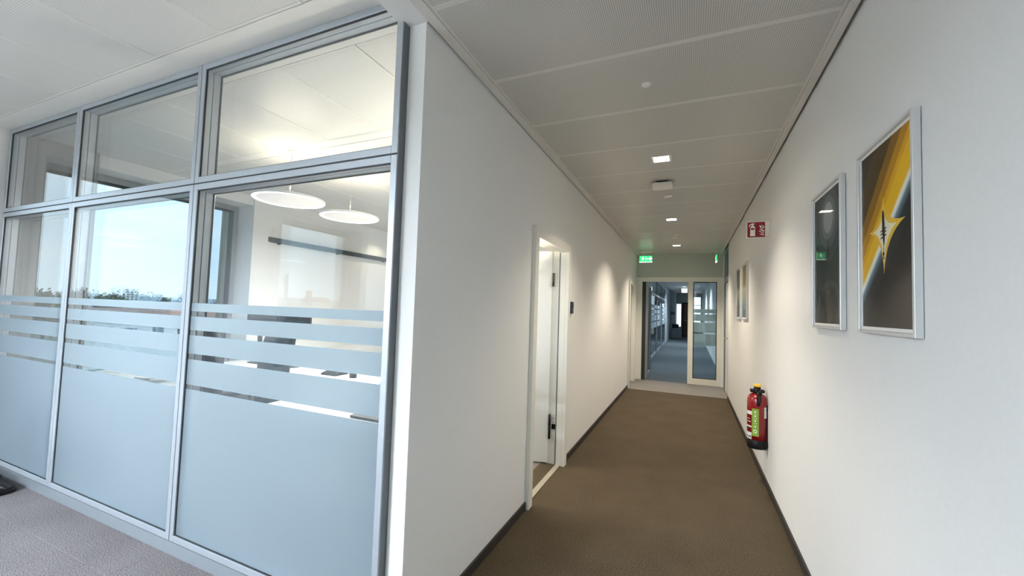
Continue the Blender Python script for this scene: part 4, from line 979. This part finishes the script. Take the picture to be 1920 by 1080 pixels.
# ------------------------------------------------------------------ city outside
GZ = -13.0
M_ground = mat('city ground', (0.20, 0.22, 0.18), 0.9, noise=0.35, nscale=0.05)
struct(B(-1500, 400, -1300, 1300, GZ-0.5, GZ).build('ground', M_ground), 'city ground far below the windows')
M_bw = mat('white render facade', (0.75, 0.77, 0.78), 0.8, noise=0.05, nscale=0.3)
M_bb = mat('beige render facade', (0.62, 0.55, 0.48), 0.8, noise=0.05, nscale=0.3)
M_br = mat('brick facade', (0.42, 0.27, 0.22), 0.8, noise=0.08, nscale=0.3)
M_rr = mat('red roof tiles', (0.50, 0.30, 0.24), 0.8, noise=0.1, nscale=0.5)  # red tiles, paled with some city haze put into the colour
M_rg = mat('grey roof', (0.42, 0.45, 0.47), 0.8, noise=0.1, nscale=0.5)
M_win = mat('far window glass', (0.14, 0.19, 0.24), 0.2, noise=0.05)
M_tree = mat('dull green foliage', (0.115, 0.135, 0.10), 0.9, noise=0.4, nscale=0.5)
M_bark = mat('bark', (0.10, 0.075, 0.055), 0.9, noise=0.2)
M_mast = mat('grey galvanised steel', (0.28, 0.31, 0.34), 0.6, 0.3, noise=0.05)
# tall white apartment block
ab = tag(empty('apartment_block', (-600, 254, GZ)), 'tall white apartment block on the skyline seen through the middle panel', 'building')
B(-606, -594, 243, 265, GZ, 9.5).build('tower', M_bw, ab); B(-605, -595, 246, 262, 9.5, 11.5).build('roof_house', M_bw, ab)
for fl_i in range(7):
    for k in range(5):
        y = 245+k*4.0; z = -9+fl_i*2.65
        B(-594.0, -593.7, y, y+2.2, z, z+1.4).build('window', M_win, ab)
# houses: gable roof, windows on the side facing us
hproto = {}
def house(kind, loc, rz, scale):
    if kind not in hproto:
        wm, rm = {0: (M_bw, M_rr), 1: (M_bb, M_rg), 2: (M_br, M_rr), 3: (M_bw, M_rg)}[kind]
        lb = ('white house with red gable roof in the city outside', 'beige house with grey gable roof in the city outside', 'brick house with red gable roof in the city outside', 'white house with grey gable roof in the city outside')[kind]
        o = tag(empty('house'), lb, 'building', 'houses of the city outside')
        def bld(mb, nm, m_):
            ob = mb.build(nm, m_); ob.parent = o; return ob
        bld(MB().box(-5, 5, -9, 9, 0, 7), 'walls', wm)
        bld(MB().prism([(-5.5, 7), (5.5, 7), (0, 10.5)], -9.4, 9.4, 'xz'), 'roof', rm)
        bld(MB().box(-2.5, -1.5, 3, 4, 8.6, 11.4), 'chimney', M_br)
        for z in (1.2, 4.4):
            for k in range(5): bld(MB().box(4.98, 5.06, -7.6+k*3.4, -6.0+k*3.4, z, z+1.5), 'window', M_win)
        hproto[kind] = o; c = o
    else: c = copy_tree(hproto[kind])
    c.location = loc; c.rotation_euler[2] = rz; c.scale = (scale,)*3
    return c
random.seed(11)
TAKEN = [(-120, 44, 28), (-150, 78, 26), (-200, -165, 18), (-160, -120, 4), (-600, 254, 20)]
BELT = [(160+14*(k % 3), -(0.25+0.0225*k)) for k in range(11)]
TAKEN += [(-d, t_*d+2.85, 5.2) for d, t_ in BELT]
def free(x, y, r):
    if any((x-a)**2+(y-b)**2 < (r+c)**2 for a, b, c in TAKEN): return False
    TAKEN.append((x, y, r)); return True
for ring, (d0, d1, n) in enumerate(((95, 150, 9), (170, 260, 14), (280, 420, 14))):
    for k in range(n):
        t_ = -1.05+(k+random.random()*0.7)/n*1.95        # tan of bearing from the facade normal
        d = random.uniform(d0, d1)
        if not free(-d, t_*d+1.4, 11.5): continue
        house(random.randrange(4), (-d, t_*d+1.4, GZ), random.uniform(-0.4, 0.4), random.uniform(0.75, 1.1))
# long industrial roofs
for (x, y, w_, l_, h_, m_, lb) in ((-120, 44, 30, 40, 9.8, M_rr, 'long low building with red roof just below the window line'), (-150, 78, 26, 34, 8.0, M_rg, 'long low building with grey flat roof in the city outside')):
    o = tag(empty('long_building', (x, y, GZ)), lb, 'building')
    B(x-w_/2, x+w_/2, y-l_/2, y+l_/2, GZ, GZ+h_).build('walls', M_bw, o)
    B(x-w_/2-0.5, x+w_/2+0.5, y-l_/2-0.5, y+l_/2+0.5, GZ+h_, GZ+h_+1.4).build('roof', m_, o)
    for k in range(8): B(x+w_/2, x+w_/2+0.1, y-l_/2+2+k*l_/8.5, y-l_/2+4+k*l_/8.5, GZ+h_-4, GZ+h_-2).build('window', M_win, o)
# lattice mast and roofs that mirror in the glass
def rp(dy, dz, D): return (-D, 2.85-dy*D, 1.48+dz*D)
mx_, my_, mzt = rp(0.765, 0.072, 160)
ms = tag(empty('lattice_mast', (mx_, my_, GZ)), 'slender lattice mast in the city outside, mirrored in the glass', 'mast')
MB().tube([(mx_, my_, GZ), (mx_, my_, mzt)], [0.9, 0.55], 8).build('pole', M_mast, ms)
for z in (mzt-1.5, mzt-3.5): MB().tube([(mx_, my_-1.4, z), (mx_, my_+1.4, z)], 0.18, 6).build('cross_arm', M_mast, ms)
for z in (mzt-2.4, mzt-4.0): MB().lathe([(0.9, -0.2), (0.9, 0.2)], 12, (mx_+0.7, my_+0.9, z), 'x').build('dish', M_mast, ms)
cx_, cy2, czt = rp(0.838, 0.030, 200)
ch = tag(empty('chimney_house', (cx_, cy2, GZ)), 'big gabled house with tall square chimney, mirrored in the glass', 'building')
B(cx_-5, cx_+5, cy2-12, cy2+2, GZ, 1.6).build('walls', M_bb, ch)
MB().prism([(cx_-5.5, 1.6), (cx_+5.5, 1.6), (cx_, 3.9)], cy2-12.4, cy2+2.4, 'xz').build('roof', M_rr, ch)
B(cx_-1.2, cx_+1.2, cy2-1.2, cy2+1.2, 0, czt).build('chimney', M_br, ch)
# trees: trunk and a crown of many small leaf cards in clumps
tprotos = []
def tree_proto(seed):
    rnd = random.Random(seed)
    o = tag(empty('tree'), 'bushy bare to dull green tree on the skyline outside', 'tree', 'trees on the skyline outside')
    def bld(mb, nm, m_):
        ob = mb.build(nm, m_); ob.parent = o; return ob
    bld(MB().tube([(0, 0, 0), (0.1, 0.1, 3.0), (0, 0, 7)], [0.35, 0.28, 0.12], 8), 'trunk', M_bark)
    mb_ = MB()
    for c in range(26):
        a = rnd.uniform(0, 2*PI); rr_ = 3.4*math.sqrt(rnd.random()); zz = rnd.uniform(3.0, 9.5)
        rr_ *= math.sin(min(1, max(0.15, (10.5-zz)/5))*PI/2)
        cx, cyy = rr_*math.cos(a), rr_*math.sin(a)
        for k in range(40):
            v = Vector((rnd.gauss(0, 0.75), rnd.gauss(0, 0.75), rnd.gauss(0, 0.6)))
            n_ = Vector((rnd.gauss(0, 1), rnd.gauss(0, 1), rnd.gauss(0, 1))).normalized()
            u_ = n_.orthogonal().normalized()*0.45; w2 = n_.cross(u_)
            p = Vector((cx, cyy, zz))+v
            mb_.face([p-u_, p-w2*0.6, p+u_, p+w2*0.6])
    bld(mb_, 'crown', M_tree)['kind'] = 'stuff'
    return o
for s_ in range(3): tprotos.append(tree_proto(s_+3))
random.seed(5)
spots = []
for k in range(34):
    t_ = -1.05+(k+random.random())/34*1.95; d = random.uniform(200, 420); spots.append((d, t_))
for k in range(12): spots.append((random.uniform(330, 400), 0.27+0.012*k+random.uniform(-0.01, 0.01)))
for i, (d, t_) in enumerate(spots):
    if i >= 3 and not free(-d, t_*d+1.4, 6.5): continue
    if i < 3:
        while not free(-d, t_*d+1.4, 6.5): d += 9
    c = tprotos[i] if i < 3 else copy_tree(tprotos[i % 3])
    c.location = (-d, t_*d+1.4, GZ); c.rotation_euler[2] = random.uniform(0, 6.28); s_ = random.uniform(1.15, 1.6); c.scale = (s_, s_, s_*random.uniform(0.95, 1.1))
for i, (d, t_) in enumerate(BELT):
    c = copy_tree(tprotos[i % 3]); c.location = (-d, t_*d+2.85, GZ); c.rotation_euler[2] = i*1.3; c.scale = (1.12, 1.12, 1.42+0.08*(i % 3))
    c['label'] = 'bushy tree of the dark row mirrored in the left panels of the partition'; c['group'] = 'row of trees mirrored in the glass'
# distant wooded hill line
hl = MB(); rnd = random.Random(2)
prev = None; hp = []
for k in range(80):
    y = -1300+k*33; hp.append((y, 4+9*math.sin(k*0.21)+5*math.sin(k*0.57+1)+rnd.uniform(-1, 1)))
for k in range(79):
    (ya, za), (yb, zb) = hp[k], hp[k+1]
    hl.face([(-1150, ya, GZ), (-1150, yb, GZ), (-1230, yb, zb-3), (-1230, ya, za-3)]); hl.face([(-1230, ya, za-3), (-1230, yb, zb-3), (-1320, yb, GZ), (-1320, ya, GZ)])
struct(hl.build('hills', mat('hazy hill woodland', (0.36, 0.43, 0.46), 0.9, noise=0.2, nscale=0.02)), 'low hazy wooded hills on the horizon')  # aerial haze is put into the pale hill colour
